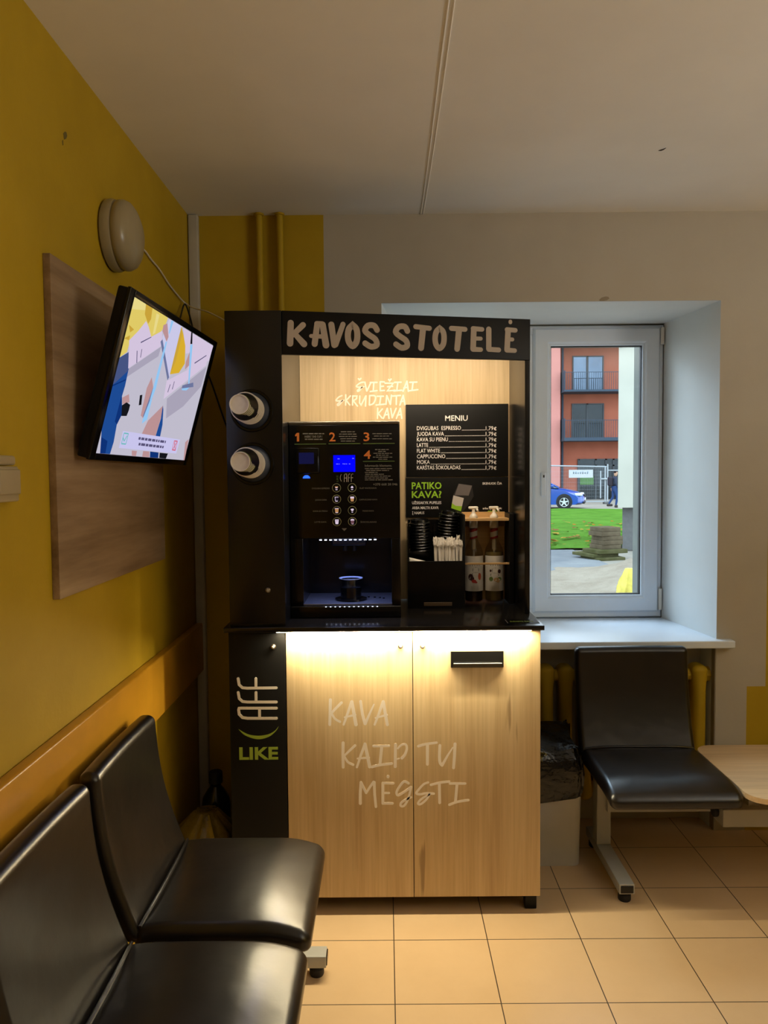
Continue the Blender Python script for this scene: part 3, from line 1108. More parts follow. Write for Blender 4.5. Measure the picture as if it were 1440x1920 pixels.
# ------------------------------------------------------------------ kiosk: upper cabinet
hut = thing('hutch_cabinet', 'tall black open-fronted upper cabinet standing on the worktop', 'cabinet', (0, 2.85, 0.993))
HZ0, HZ1 = 0.9925, 2.033
HA, HB = Vector((-0.335, 2.553, 0)), Vector((0.512, 2.735, 0))
HU = (HB - HA).normalized()
HN = Vector((HU.y, -HU.x, 0))
mb = MB()
mb.box((-0.522, 2.55, HZ0), (-0.3365, 3.09, HZ1), r=0.0015)
col = mb.build('side_column', M_BLACK, hut)
mb = MB()
mb.box((0.494, 2.738, HZ0), (0.512, 3.09, HZ1 - 0.02), r=0.0015)
mb.build('side_panel', M_BLACK, hut)
mb = MB()
mb.box((-0.336, 3.08, HZ0), (0.494, 3.098, HZ1 - 0.02))
bk = mb.build('back_panel', M_OAK, hut)
mb = MB()
mb.prism([(-0.3355, 2.575), (0.511, 2.757), (0.511, 3.095), (-0.3355, 3.095)], HZ1 - 0.019, HZ1, 0)
mb.build('top_board', M_BLACKMAT, hut)
HM = frame(HA, HU, (0, 0, 1))
mb = MB()
mb.box((0.0005, 1.891, -0.018), ((HB - HA).length, HZ1, 0.0), 0, HM, r=0.0012)
hd = mb.build('header_board', M_BLACKMAT, hut)
mb = MB()
mb.box((0.03, HZ1 - 0.024, -0.040), (0.83, HZ1 - 0.0195, -0.026), 0, HM)
mb.build('led_strip', M_LEDHUTCH, hut)['label'] = 'glowing warm light strip behind the header board'
lock(-0.393, 1.114, 2.55, hut)

HC = [[-0.8030296047451354, 0.0014072823509658377, -5.822595807682677e-05, 2.723902014052041e-07, 5.995266483835391e-08],
      [2.9286431412471345, 0.00020512274640947342, -0.0015909732032666087, 7.684304911159028e-09, -2.604574710306489e-07]]


def hpt(p):
    x, y = 530 + p[0] / 3.2, 590 + p[1] / 3.2
    b = (1, x, y, x * x, x * y)
    return (sum(a * q for a, q in zip(HC[0], b)), sum(a * q for a, q in zip(HC[1], b)))


HDR = [
    ((36, 38), [(48, 50), (44, 172)], 0), ((34, 30), [(122, 62), (60, 122)], 0), ((30, 38), [(70, 112), (128, 176)], 0),
    ((34, 36), [(207, 60), (192, 175)], 0), ((30, 30), [(205, 54), (238, 56)], 0), ((36, 40), [(240, 60), (260, 182)], 0), ((22, 26), [(170, 128), (250, 132)], 0),
    ((36, 36), [(292, 60), (310, 182)], 0), ((30, 32), [(362, 58), (318, 180)], 0),
    ((36, 36), [(420, 62), (442, 85), (448, 125), (442, 165), (420, 188), (398, 165), (391, 125), (398, 85), (420, 62)], 4),
    ((34, 34), [(566, 92), (548, 66), (512, 66), (494, 96), (520, 122), (556, 148), (564, 182), (530, 192), (495, 172)], 4),
    ((34, 34), [(748, 98), (732, 72), (696, 74), (678, 104), (704, 130), (740, 156), (746, 188), (714, 199), (680, 178)], 4),
    ((30, 30), [(798, 72), (880, 82)], 0), ((38, 36), [(842, 82), (830, 200)], 0),
    ((34, 34), [(942, 82), (962, 102), (968, 140), (962, 180), (940, 202), (920, 180), (914, 140), (922, 102), (942, 82)], 4),
    ((30, 30), [(1012, 82), (1094, 88)], 0), ((38, 36), [(1058, 90), (1046, 205)], 0),
    ((36, 36), [(1146, 90), (1142, 205)], 0), ((30, 28), [(1142, 84), (1196, 88)], 0), ((24, 24), [(1150, 143), (1188, 144)], 0), ((30, 28), [(1144, 208), (1188, 210)], 0),
    ((34, 34), [(1236, 88), (1236, 205)], 0), ((30, 30), [(1236, 208), (1296, 212)], 0),
    ((36, 36), [(1352, 96), (1346, 210)], 0), ((30, 28), [(1346, 90), (1396, 94)], 0), ((24, 24), [(1352, 148), (1378, 149)], 0), ((30, 28), [(1346, 213), (1392, 216)], 0),
    ((24, 24), [(1366, 42), (1366, 46)], 0),
]
HS = 0.0018 / 3.2
mb = MB()
for w, pts, sm in HDR:
    mb.stroke([hpt(p) for p in pts], (w[0] * HS, w[1] * HS), HM, 0.0008, 0, sm)
mb.build('lettering', M_LETTERG, hd, smooth=0)

back_xy = art(((-1.51401, 0.0021144, -0.0000150), (3.37797, -0.0000182, -0.0021018)))


def bpt(p):
    return back_xy(610 + p[0] / 7.579, 700 + p[1] / 7.579)


BACK = [
    ([(542, 125), (495, 136), (448, 172), (445, 190), (480, 196), (548, 190)], 4), ([(522, 198), (490, 240), (462, 256), (458, 240), (490, 215), (522, 196)], 4), ([(470, 76), (486, 92), (506, 72)], 0),
    ([(562, 125), (588, 250)], 0), ([(590, 250), (650, 128)], 0),
    ([(640, 130), (735, 128)], 0), ([(690, 130), (682, 244)], 0), ([(640, 258), (735, 245)], 0),
    ([(780, 120), (780, 246)], 0), ([(780, 120), (838, 122)], 0), ([(784, 186), (826, 182)], 0), ([(780, 246), (838, 242)], 0),
    ([(850, 140), (965, 140), (880, 250), (990, 240)], 0), ([(885, 190), (955, 185)], 0), ([(900, 88), (915, 106), (935, 82)], 0),
    ([(985, 128), (1076, 126)], 0), ([(1030, 130), (1016, 240)], 0), ([(975, 250), (1086, 240)], 0),
    ([(1104, 255), (1160, 112)], 0), ([(1160, 112), (1180, 255)], 0), ([(1116, 208), (1174, 196)], 0),
    ([(1200, 128), (1300, 124)], 0), ([(1246, 130), (1232, 240)], 0), ([(1190, 248), (1314, 232)], 0),
    ([(236, 316), (190, 338), (152, 382), (180, 392), (262, 382)], 4), ([(242, 390), (205, 440), (178, 456), (172, 440), (205, 410), (242, 388)], 4),
    ([(290, 306), (288, 450)], 0), ([(356, 320), (295, 386)], 0), ([(298, 386), (346, 448)], 0),
    ([(390, 320), (386, 450)], 0), ([(396, 322), (448, 322), (444, 360), (396, 390)], 0), ([(398, 390), (456, 465)], 0),
    ([(490, 322), (486, 420), (508, 450), (575, 322)], 0), ([(578, 320), (570, 465)], 0),
    ([(630, 316), (625, 448)], 0), ([(640, 316), (700, 318), (714, 360), (682, 428), (630, 450)], 3),
    ([(736, 326), (825, 325)], 0), ([(788, 326), (772, 440)], 0), ([(722, 450), (840, 438)], 0),
    ([(872, 316), (862, 440)], 0), ([(876, 318), (922, 440)], 0), ([(925, 440), (940, 310)], 0),
    ([(956, 322), (1066, 314)], 0), ([(1010, 320), (1008, 442)], 0),
    ([(1060, 450), (1106, 312)], 0), ([(1106, 312), (1132, 448)], 0), ([(1070, 402), (1124, 392)], 0),
    ([(745, 495), (740, 640)], 0), ([(810, 506), (750, 572)], 0), ([(752, 572), (806, 636)], 0),
    ([(825, 640), (880, 497)], 0), ([(880, 497), (905, 640)], 0), ([(840, 592), (900, 582)], 0),
    ([(930, 500), (950, 630)], 0), ([(950, 630), (1006, 497)], 0),
    ([(1010, 640), (1065, 497)], 0), ([(1065, 497), (1086, 640)], 0), ([(1022, 596), (1080, 582)], 0),
]
mb = MB()
BF = front((0, 3.08, 0))
for pts, sm in BACK:
    mb.stroke([bpt(p) for p in pts], 21 * 0.00211 / 7.579, BF, 0.0006, 0, sm)
mb.build('lettering', M_LETTERW, bk, smooth=0)

# cup dispensers in the column, cups stacked in each
for zc in (1.7075, 1.533):
    F = front((-0.437, 2.55, zc))
    mb = MB()
    mb.lathe([(0.070, 0.0), (0.0705, 0.003), (0.068, 0.008), (0.061, 0.008), (0.059, 0.003), (0.059, 0.0)], F, 48, caps=False)
    ring = mb.build('dispenser_ring', M_GLOSSY, hut)
    mb = MB()
    mb.lathe([(0.0605, 0.0012), (0.056, 0.010), (0.0478, 0.0385)], F, 48, caps=False)
    mb.lathe([(0.060, 0.0006), (0.002, 0.0006)], F, 48, caps=False)
    mb.build('membrane', M_MEMBRANE, ring)

CUP_L = 0.112
cup0 = thing('paper_cup', '-', 'cup', (0, 0, 0), group='paper cups in the two dispensers')
mb = MB()
mb.lathe([(0.0445, 0.012), (0.0436, 0.018), (0.0428, 0.018), (0.0434, 0.012)], None, 40, 0, caps=False)
mb.lathe([(0.0435, 0.0175), (0.0318, 0.097)], None, 40, 1, caps=False)
mb.lathe([(0.0318, 0.097), (0.0306, 0.107)], None, 40, 2, caps=False)
mb.build('sleeve', [M_PAPER, M_CUPDARK, M_CUPGREEN], cup0)
mb = MB()
mb.lathe([(0.0306, 0.107), (0.0300, CUP_L), (0.0276, CUP_L), (0.0270, CUP_L - 0.006), (0.001, CUP_L - 0.007)], None, 40, 0, caps=False)
mb.build('cup_bottom', M_PAPER, cup0)
mb = MB()
tor = [(0.0458 + 0.0017 * math.cos(a), 0.010 + 0.0017 * math.sin(a)) for a in np.linspace(0, 2 * PI, 9)]
mb.lathe(tor, None, 40, 0, caps=False)
mb.build('rim', M_PAPER, cup0)
CUPS = []
for zc, where in ((1.7075, 'upper'), (1.533, 'lower')):
    for k in range(5):
        yo = 2.462 + k * 0.0125
        M = front((-0.437 - 0.0015 * (4 - k), yo, zc + 0.0012 * (4 - k)))
        M = M @ Matrix.Translation((0, 0, -0.010))
        nth = ['outermost paper cup with dark sleeve and green band in the %s dispenser', 'second paper cup from outside showing its rim in the %s dispenser',
               'third paper cup from outside showing its rim in the %s dispenser', 'fourth paper cup from outside showing its rim in the %s dispenser',
               'innermost paper cup showing only its rim in the %s dispenser'][k] % where
        CUPS.append((M, nth))
for i, (M, nth) in enumerate(CUPS):
    if i == 0:
        cup0.matrix_world = M
        cup0['label'] = nth
    else:
        copy_thing(cup0, M, nth)

# ------------------------------------------------------------------ menu and advert boards
menu_xy = art(((-1.52018, 0.0021140, -0.0000079), (3.38353, -0.0000179, -0.0021102)))
MY = 3.0715
menu = thing('menu_board', 'black menu board with white price list on the oak back panel', 'sign', (0.286, MY, 1.49))
mb = MB()
mb.box((0.083, MY, 1.4825), (0.4885, 3.0795, 1.769), r=0.0006)
mb.build('board', M_BLACKMAT, menu)
mb = MB()


def mtext(mb, s, px, py0, py1, px1=None, bold=0.0, align='LEFT', ratio=1.0):
    x, z = menu_xy(px, py1)
    x2, z2 = menu_xy(px, py0)
    w = None
    if px1 is not None:
        w = menu_xy(px1, py1)[0] - x
    mb.text(s, (z2 - z) * ratio, front((x, MY, z)), width=w, align=align, bold=bold)


mtext(mb, 'MENIU', 835, 779, 789, 877, 0.012)
rows = [('DVIGUBAS  ESPRESSO', 864.5), ('JUODA KAVA', 832.5), ('KAVA SU PIENU', 840), ('LATTE', 803), ('FLAT WHITE', 825), ('CAPPUCCINO', 835), ('MOKA', 806), ('KARŠTAS ŠOKOLADAS', 863.5)]
for i, (s, e) in enumerate(rows):
    yb = 806.5 + i * 10.55
    mtext(mb, s, 782, yb - 7.6, yb, e, 0.0, ratio=0.96)
    x0 = menu_xy(e + 1.5, yb)[0]
    x1, z = menu_xy(910, yb)
    n = int((x1 - x0) / 0.0042)
    for k in range(n):
        x = x0 + (x1 - x0) * (k + 0.5) / n
        mb.box((x - 0.0011, MY - 0.0005, z), (x + 0.0011, MY, z + 0.0022))
    mtext(mb, '1,79', 911, yb - 7.6, yb, 925, 0.0, ratio=0.96)
    mtext(mb, '€', 926, yb - 5.6, yb, 931, 0.02)
mb.build('lettering', M_WHITEINK, menu, smooth=0)

adv = thing('advert_board', 'black advert panel with green lettering and coffee bag below the menu', 'sign', (0.286, MY, 1.32))
mb = MB()
mb.box((0.081, MY, 1.322), (0.4885, 3.0795, 1.4790), r=0.0006)
mb.build('board', M_BLACKMAT, adv)
mb = MB()
mtext(mb, 'PATIKO', 772, 904.5, 917, 828, 0.028)
mtext(mb, 'KAVA?', 772, 921, 933.5, 828, 0.028)
mtext(mb, 'caffi25.lt', 905.5, 958, 965, 941, 0.03)
mb.build('lettering', M_GREEN, adv, smooth=0)
mb = MB()
mtext(mb, 'UŽSISAKYK PUPELES', 772.5, 940.5, 945.5, 827.5, 0.02)
mtext(mb, 'ARBA MALTĄ KAVĄ', 772.5, 950, 955, 822.5, 0.02)
mtext(mb, 'Į NAMUS', 772.5, 959.5, 964.5, 795.5, 0.02)
mtext(mb, 'SKENUOK ČIA', 905, 904.5, 908.5, 941.5, 0.02)
mtext(mb, 'arba apsilankyk:', 905.5, 951.5, 955, 941.5, 0.04)
mb.build('lettering', M_WHITEINK, adv, smooth=0)
mb = MB()
M_BAGGREY = plain('printed_bag_grey', (104, 96, 94), 0.5)
M_BAGDARK = plain('printed_bag_black', (30, 28, 28), 0.5)
M_BAGLABEL = plain('printed_bag_label', (196, 188, 180), 0.5)


def apoly(pts, mat, t):
    q = [menu_xy(740 + x / 4.966, 880 + y / 4.966) for x, y in pts]
    mb.prism(q, 0, t, mat, front((0, MY, 0)))


apoly([(598, 132), (720, 148), (738, 250), (690, 330), (630, 400), (525, 368), (548, 235)], 1, 0.0003)
apoly([(598, 134), (722, 152), (690, 245), (560, 240)], 0, 0.0005)
apoly([(548, 242), (645, 268), (618, 392), (526, 362)], 2, 0.0007)
apoly([(534, 315), (568, 340), (628, 345), (618, 392), (526, 362)], 3, 0.0009)
mb.build('bag_picture', [M_BAGGREY, M_BAGDARK, M_BAGLABEL, M_GREEN], adv, smooth=0)

# ------------------------------------------------------------------ coffee machine
cm = thing('coffee_machine', 'black coffee vending machine with blue display on the worktop', 'coffee machine', (-0.143, 2.86, 0.993))
mach_xy = art(((-1.32583, 0.0018609, -0.0000206), (3.16270, -0.0000156, -0.0018633)))
PY = 2.69
mb = MB()
CX0, CX1 = -0.3345, 0.051
mb.box((CX0, 2.70, 1.272), (CX1, 3.05, 1.676), r=0.004)
mb.box((CX0, 2.70, 0.9935), (-0.292, 3.05, 1.273), r=0.002)
mb.box((0.020, 2.70, 0.9935), (CX1, 3.05, 1.273), r=0.002)
mb.box((-0.293, 2.965, 0.9935), (0.021, 3.05, 1.273))
mb.build('housing', M_GLOSSY, cm)
mb = MB()
mb.box((CX0 + 0.001, PY, 1.272), (CX1 - 0.001, 2.702, 1.6675), r=0.002)
mb.box((CX0 + 0.001, PY, 1.045), (-0.290, 2.702, 1.272), r=0.002)
mb.box((0.019, PY, 1.045), (CX1 - 0.001, 2.702, 1.272), r=0.002)
fp = mb.build('front_panel', M_GLOSSY, cm)
mb = MB()
mb.box((CX0, PY - 0.001, 1.6685), (CX1, 3.05, 1.6805), r=0.005, k=3)
mb.build('top_lid', plain('dark_metal_trim', (120, 114, 104), 0.3, metal=0.8), cm)
mb = MB()
mb.box((CX0, PY - 0.004, 0.9935), (CX1, 2.99, 1.034), r=0.003)
tray = mb.build('drip_tray', M_GLOSSY, cm)
mb = MB()
mb.box((-0.300, 2.71, 1.0335), (0.028, 2.962, 1.0385), 0, r=0.001)
M_TRAY = plain('satin_tray_steel', (120, 122, 132), 0.3, metal=0.6)
for i in range(9):
    a = PI * (0.15 + 0.7 * i / 8)
    mb.box((-0.09 + 0.09 * math.cos(a) - 0.004, 2.80 + 0.06 * math.sin(a) - 0.012, 1.0384), (-0.09 + 0.09 * math.cos(a) + 0.004, 2.80 + 0.06 * math.sin(a) + 0.012, 1.0388), 1)
mb.build('tray_plate', [M_TRAY, M_GLOSSY], tray)
M_LEDCOOL = emit('cool_white_led', (0.72, 0.78, 1.0), 9.0)
M_LEDCOOL2 = emit('cool_white_led_small', (0.72, 0.80, 1.0), 3.0)


def led_row(y, z, x0, x1, n, mat, w, hgt, parent):
    mb = MB()
    for i in range(n):
        x = x0 + (x1 - x0) * i / (n - 1)
        mb.box((x - w / 2, y - 0.002, z - hgt / 2), (x + w / 2, y, z + hgt / 2), 0, r=hgt * 0.3)
    mb.build('led_row', mat, parent)


led_row(2.715, 1.265, -0.230, -0.038, 12, M_LEDCOOL, 0.0085, 0.0022, cm)
led_row(2.6855, 1.0325, -0.212, -0.032, 12, M_LEDCOOL2, 0.005, 0.002, tray)
area_light('niche_led_light', (-0.135, 2.728, 1.262), 0.2, 0.9, (0.36, 0.46, 1.0), size_y=0.012)
mb = MB()
mb.box((-0.20, 2.80, 1.235), (-0.07, 2.90, 1.273), r=0.008)
mb.cyl((-0.150, 2.83, 1.236), (-0.150, 2.83, 1.215), 0.008)
mb.cyl((-0.115, 2.83, 1.236), (-0.115, 2.83, 1.215), 0.008)
mb.build('spout', M_GLOSSY, cm)

# front print: step numbers, rules, illegible instruction lines as short dashes
mo, mgn, md, mlet = MB(), MB(), MB(), MB()
FP = front((0, PY, 0))


def fm(px, py):
    return mach_xy(px, py)


def ftext(mb, s, px, py0, py1, px1=None, bold=0.0):
    x, z = fm(px, py1)
    z2 = fm(px, py0)[1]
    w = fm(px1, py1)[0] - x if px1 else None
    mb.text(s, z2 - z, front((x, PY, z)), width=w, bold=bold, t=0.0004)


mo.prism([fm(553.5 + 8.5 * u, 828 - 16 * v) for u, v in ((0.0, 0.74), (0.42, 1.0), (0.92, 1.0), (0.92, 0.0), (0.42, 0.0), (0.42, 0.66), (0.08, 0.58))], 0, 0.0004, 0, FP)
for s, x0, x1, y0, y1 in (('2', 617.5, 629, 811.5, 827.5), ('3', 681.5, 692.5, 811.5, 827), ('4', 682, 695, 845, 860)):
    ftext(mo, s, x0 + (2 if s == '1' else 0), y0, y1, x0 + 7.5 if s == '1' else x1, 0.02)
for x0, x1, y in ((552.5, 611.5, 833), (616, 675.5, 832.3), (680.5, 739.5, 832), (680.5, 739.5, 865)):
    a = fm(x0, y)
    b = fm(x1, y)
    mgn.box((a[0], PY - 0.0004, a[1] - 0.0013), (b[0], PY, a[1] + 0.0013))


def dashes(mb, px0, px1, py, h, seed, cx=True):
    r = random.Random(seed)
    x = px0
    while x < px1 - 1.5:
        e = min(px1, x + r.uniform(3.5, 11))
        a = fm(x, py)
        b = fm(e, py)
        hh_ = h * 0.00186 / 2
        mb.box((a[0], PY - 0.0004, a[1] - hh_), (b[0], PY, a[1] + hh_))
        x = e + 1.3


for i, (x0, x1, y) in enumerate(((568, 608, 813.5), (572, 606, 824))):
    dashes(md, x0, x1, y, 2.0, i)
ftext(md, 'INSERT THE CUP /', 571.5, 817.2, 821, 604.5, 0.03)
for i, (x0, x1, y) in enumerate(((639, 665, 810), (636, 668, 814.3), (635.5, 669, 818.6), (638, 668, 823), (639, 667, 827.2), (698, 734, 813.5), (701, 729, 818), (697.5, 735, 823),
                                 (703, 729, 843), (709, 723, 846.5), (700, 735, 850), (705, 728, 853.5), (699, 735, 857.2), (709, 726, 861), (684, 735, 878.5), (686, 729, 882), (684, 708, 885.5), (685, 721, 889), (684, 732, 892.5), (684, 727, 896), (684, 736, 899.5))):
    dashes(md, x0, x1, y, 1.5, 20 + i)
ftext(md, 'Informacija klientams.', 684, 871, 875, 734.5, 0.02)
ftext(md, '+370 668 28 046', 699.5, 905.8, 910, 745, 0.02)
for i, (x0, x1, y) in enumerate(((585, 618, 915.5), (591, 612.5, 937), (587, 614, 958), (589.5, 612, 978.5), (674.5, 706, 915), (673.5, 707.5, 936.5), (680, 701, 957.5), (676, 706, 978.5))):
    pass
for s, x0, x1, y in (('DVIGUBAS ESPRESSO', 585, 618, 915.5), ('JUODA KAVA', 591, 612.5, 937), ('KAVA SU PIENU', 587, 614, 958), ('LATTE KAVA', 589.5, 612, 978.5),
                     ('FLAT WHITE KAVA', 674.5, 706, 915), ('CAPPUCCINO KAVA', 673.5, 707.5, 936.5), ('MOKA KAVA', 680, 701, 957.5), ('ŠOKOLADAS', 676, 706, 978.5)):
    ftext(md, s, x0, y - 1.4, y + 1.4, x1)
a = fm(645.5, 992.5)
md.prism([(a[0] - 0.009, a[1] + 0.004), (a[0] + 0.009, a[1] + 0.004), (a[0], a[1] - 0.005)], 0, 0.0004, 0, FP)
# small logo above the buttons
for pts in ([(645.5, 903), (645.5, 890.5), (647, 888.5), (650, 888.5), (650, 903)], [(645.5, 896), (650, 896)], [(653, 903), (653, 891), (654.5, 888.5), (656.5, 888.5)], [(653, 895.5), (656, 895.5)],
            [(658.5, 903), (658.5, 891), (660, 888.5), (662, 888.5)], [(658.5, 895.5), (661.5, 895.5)]):
    mlet.stroke([fm(*p) for p in pts], 0.0016, FP, 0.0004, seg=6)
mlet.stroke([fm(*p) for p in ((640, 889), (638.2, 893), (638.2, 898), (640, 902))], 0.0012, FP, 0.0004, 0, 3, seg=6)
mgn.text('LIKE', 0.0062, frame((fm(634.2, 903)[0], PY, fm(634.2, 903)[1]), (0, 0, 1), (-1, 0, 0)), width=0.022, t=0.0004)
mo.build('step_numbers', M_ORANGE, fp, smooth=0)
mgn.build('green_print', M_DIMGREEN, fp, smooth=0)
md.build('instruction_lettering', M_DIMINK, fp, smooth=0)
mlet.build('logo', M_LETTER, fp, smooth=0)

mb = MB()
mb.box((-0.1805, PY - 0.003, 1.5045), (-0.1045, PY, 1.5625), 0)
dsp = mb.build('display', emit('blue_display', (0.001, 0.001, 1.0), 1.0), cm)
mb = MB()
a = (-0.1805, 1.5045)
for (u, v, w) in ((0.010, 0.026, 0.007), (0.019, 0.026, 0.003), (0.032, 0.0265, 0.004), (0.037, 0.026, 0.005), (0.044, 0.026, 0.004), (0.054, 0.026, 0.005), (0.015, 0.044, 0.007), (0.066, 0.045, 0.006)):
    mb.box((a[0] + u, PY - 0.0034, a[1] + v), (a[0] + u + w, PY - 0.003, a[1] + v + 0.0028))
mb.build('lettering', emit('display_letters', (110, 110, 255), 1.0), dsp)

mb = MB()
mb.box((-0.310, PY - 0.012, 1.499), (-0.229, PY, 1.587), 0, r=0.008)
mb.box((-0.308, PY - 0.0135, 1.5855), (-0.234, PY - 0.010, 1.588), 1, r=0.001)
mb.box((-0.234, PY - 0.0135, 1.560), (-0.230, PY - 0.010, 1.586), 1, r=0.001)
cr = mb.build('card_reader', [M_GLOSSY, plain('dark_chrome', (60, 60, 62), 0.25, metal=1.0)], cm)
mb = MB()
mb.box((-0.299, PY - 0.0128, 1.533), (-0.247, PY - 0.0118, 1.572))
mb.build('reader_screen', emit('dim_blue_screen', (24, 24, 66), 0.8), cr)
mb = MB()
F = front((-0.2745, PY - 0.001, 1.483))
mb.prism([(0.0125 * math.cos(t), 0.011 * math.sin(t)) for t in np.linspace(0, PI, 12)], 0, 0.003, 0, F)
mb.build('reader_light', emit('blue_reader_led', (40, 90, 255), 2.2), cr)

M_ICONRING = plain('button_ring', (150, 150, 110), 0.4)
ICW = emit('icon_white', (225, 205, 225), 0.9)
ICT = emit('icon_tan', (206, 150, 96), 0.75)
ICD = emit('icon_dark', (40, 32, 46), 0.8)
ICP = emit('icon_mauve', (120, 80, 90), 0.75)
GLASSY = [(-0.55, 0.62), (0.55, 0.62), (0.38, -0.68), (-0.38, -0.68)]
SMALL = [(-0.45, 0.35), (0.45, 0.35), (0.22, -0.15), (-0.22, -0.15)]
ICONS = {
    (0, 0): [(ICT, [(-0.45, 0.42), (0.45, 0.42), (0.3, -0.05), (-0.3, -0.05)]), (ICW, [(-0.4, 0.1), (0.4, 0.1), (0.25, -0.1), (-0.25, -0.1)]), (ICW, [(-0.3, -0.4), (0.3, -0.4), (0.25, -0.6), (-0.25, -0.6)])],
    (0, 1): [(ICW, [(-0.4, 0.1), (0, 0.55), (0.4, 0.1), (0.25, -0.1), (-0.25, -0.1)]), (ICW, [(-0.3, -0.4), (0.3, -0.4), (0.25, -0.6), (-0.25, -0.6)])],
    (1, 0): [(ICD, GLASSY), (ICW, [(-0.52, 0.64), (0.52, 0.64), (0.5, 0.5), (-0.5, 0.5)]), (ICW, [(-0.5, 0.5), (-0.36, 0.5), (-0.28, -0.6), (-0.38, -0.6)]), (ICW, [(-0.34, -0.45), (0.34, -0.45), (0.3, -0.68), (-0.3, -0.68)])],
    (1, 1): [(ICT, GLASSY), (ICW, [(-0.55, 0.66), (0.55, 0.66), (0.5, 0.15), (-0.5, 0.15)])],
    (2, 0): [(ICT, GLASSY), (ICW, [(-0.55, 0.64), (0.55, 0.64), (0.53, 0.48), (-0.53, 0.48)]), (ICW, [(-0.36, -0.52), (0.36, -0.52), (0.33, -0.68), (-0.33, -0.68)])],
    (2, 1): [(ICW, SMALL), (ICW, [(-0.45, 0.4), (0, 0.5), (0.45, 0.4), (0.4, 0.2), (-0.4, 0.2)]), (ICW, [(-0.25, -0.4), (0.25, -0.4), (0.2, -0.58), (-0.2, -0.58)])],
    (3, 0): [(ICW, GLASSY), (ICD, [(-0.42, 0.3), (0.42, 0.3), (0.42, 0.22), (-0.42, 0.22)])],
    (3, 1): [(ICP, GLASSY), (ICW, [(-0.55, 0.5), (-0.2, 0.75), (0.25, 0.72), (0.55, 0.5), (0.5, 0.3), (-0.5, 0.3)]), (ICW, [(-0.2, -0.62), (0.3, -0.62), (0.3, -0.72), (-0.2, -0.72)])],
}
for (r_, c_), shapes in ICONS.items():
    x = (-0.1705, -0.1163)[c_]
    z = (1.449, 1.4098, 1.370, 1.331)[r_]
    F = front((x, PY, z))
    mb = MB()
    mb.lathe([(0.0152, 0), (0.0152, 0.0022), (0.0138, 0.0024), (0.0135, 0.0014)], F, 32, 1, caps=False)
    mb.lathe([(0.0138, 0.0012), (0.0005, 0.0013)], F, 32, 0, caps=False)
    bt = mb.build('button', [M_GLOSSY, M_ICONRING], cm)
    mb = MB()
    mats = []
    for i, (m, pts) in enumerate(shapes):
        mats.append(m)
        mb.prism([(a * 0.0125, b * 0.0125) for a, b in pts], 0.0013, 0.0018 + 0.0003 * i, i, F)
    mb.build('drink_icon', mats, bt, smooth=0)

# cup stand and clear cup on the drip tray
cs = thing('cup_stand', 'low round black cup stand on the drip tray', 'stand', (-0.129, 2.80, 1.0388))
mb = MB()
mb.lathe([(0.058, 0.0), (0.058, 0.006), (0.038, 0.008), (0.038, 0.046), (0.035, 0.047)], Matrix.Translation((-0.129, 2.80, 1.0389)), 40)
mb.build('stand_body', M_GLOSSY, cs)
M_CLEAR = glass('clear_plastic', (0.80, 0.84, 0.92), 1.5, 0.08)
cc = thing('clear_cup', 'small clear plastic cup under the machine spout', 'cup', (-0.129, 2.80, 1.086))
mb = MB()
mb.lathe([(0.026, 0.0), (0.031, 0.002), (0.034, 0.029), (0.033, 0.029), (0.030, 0.003), (0.004, 0.002)], Matrix.Translation((-0.129, 2.80, 1.0862)), 40, caps=False)
mb.build('wall', M_CLEAR, cc)
mb = MB()
mb.lathe([(0.033, 0.0285), (0.043, 0.031), (0.043, 0.033), (0.033, 0.0305)], Matrix.Translation((-0.129, 2.80, 1.0862)), 40, caps=False)
mb.build('rim', plain('frosted_rim', (170, 180, 205), 0.3), cc)

# ------------------------------------------------------------------ caddy with lids and wrapped sticks
cad = thing('condiment_caddy', 'black countertop caddy holding lids and wrapped stirrers', 'caddy', (0.187, 2.93, 0.9925))
mb = MB()
mb.box((0.080, 2.862, 0.9925), (0.2935, 2.868, 1.170), r=0.001)
mb.build('front_panel', M_GLOSSY, cad)
mb = MB()
mb.box((0.080, 2.869, 0.9925), (0.2935, 3.045, 1.05))
mb.box((0.080, 2.869, 1.05), (0.086, 3.045, 1.30))
mb.box((0.176, 2.869, 1.05), (0.181, 2.935, 1.165))
mb.box((0.181, 2.932, 1.05), (0.286, 2.937, 1.225))
mb.box((0.086, 3.036, 1.05), (0.286, 3.045, 1.315))
mb.box((0.184, 2.97, 1.05), (0.189, 3.036, 1.30))
mb.build('body', M_GLOSSY, cad)
mb = MB()
mb.box((0.287, 2.869, 1.05), (0.2955, 3.06, 1.342), r=0.001)
mb.build('side_panel', M_BLACKMAT, cad)
mb = MB()
mb.box((0.140, 2.8605, 1.002), (0.245, 2.8622, 1.016), r=0.0007)
mb.build('slot', plain('brown_slot', (74, 56, 36), 0.5), cad)

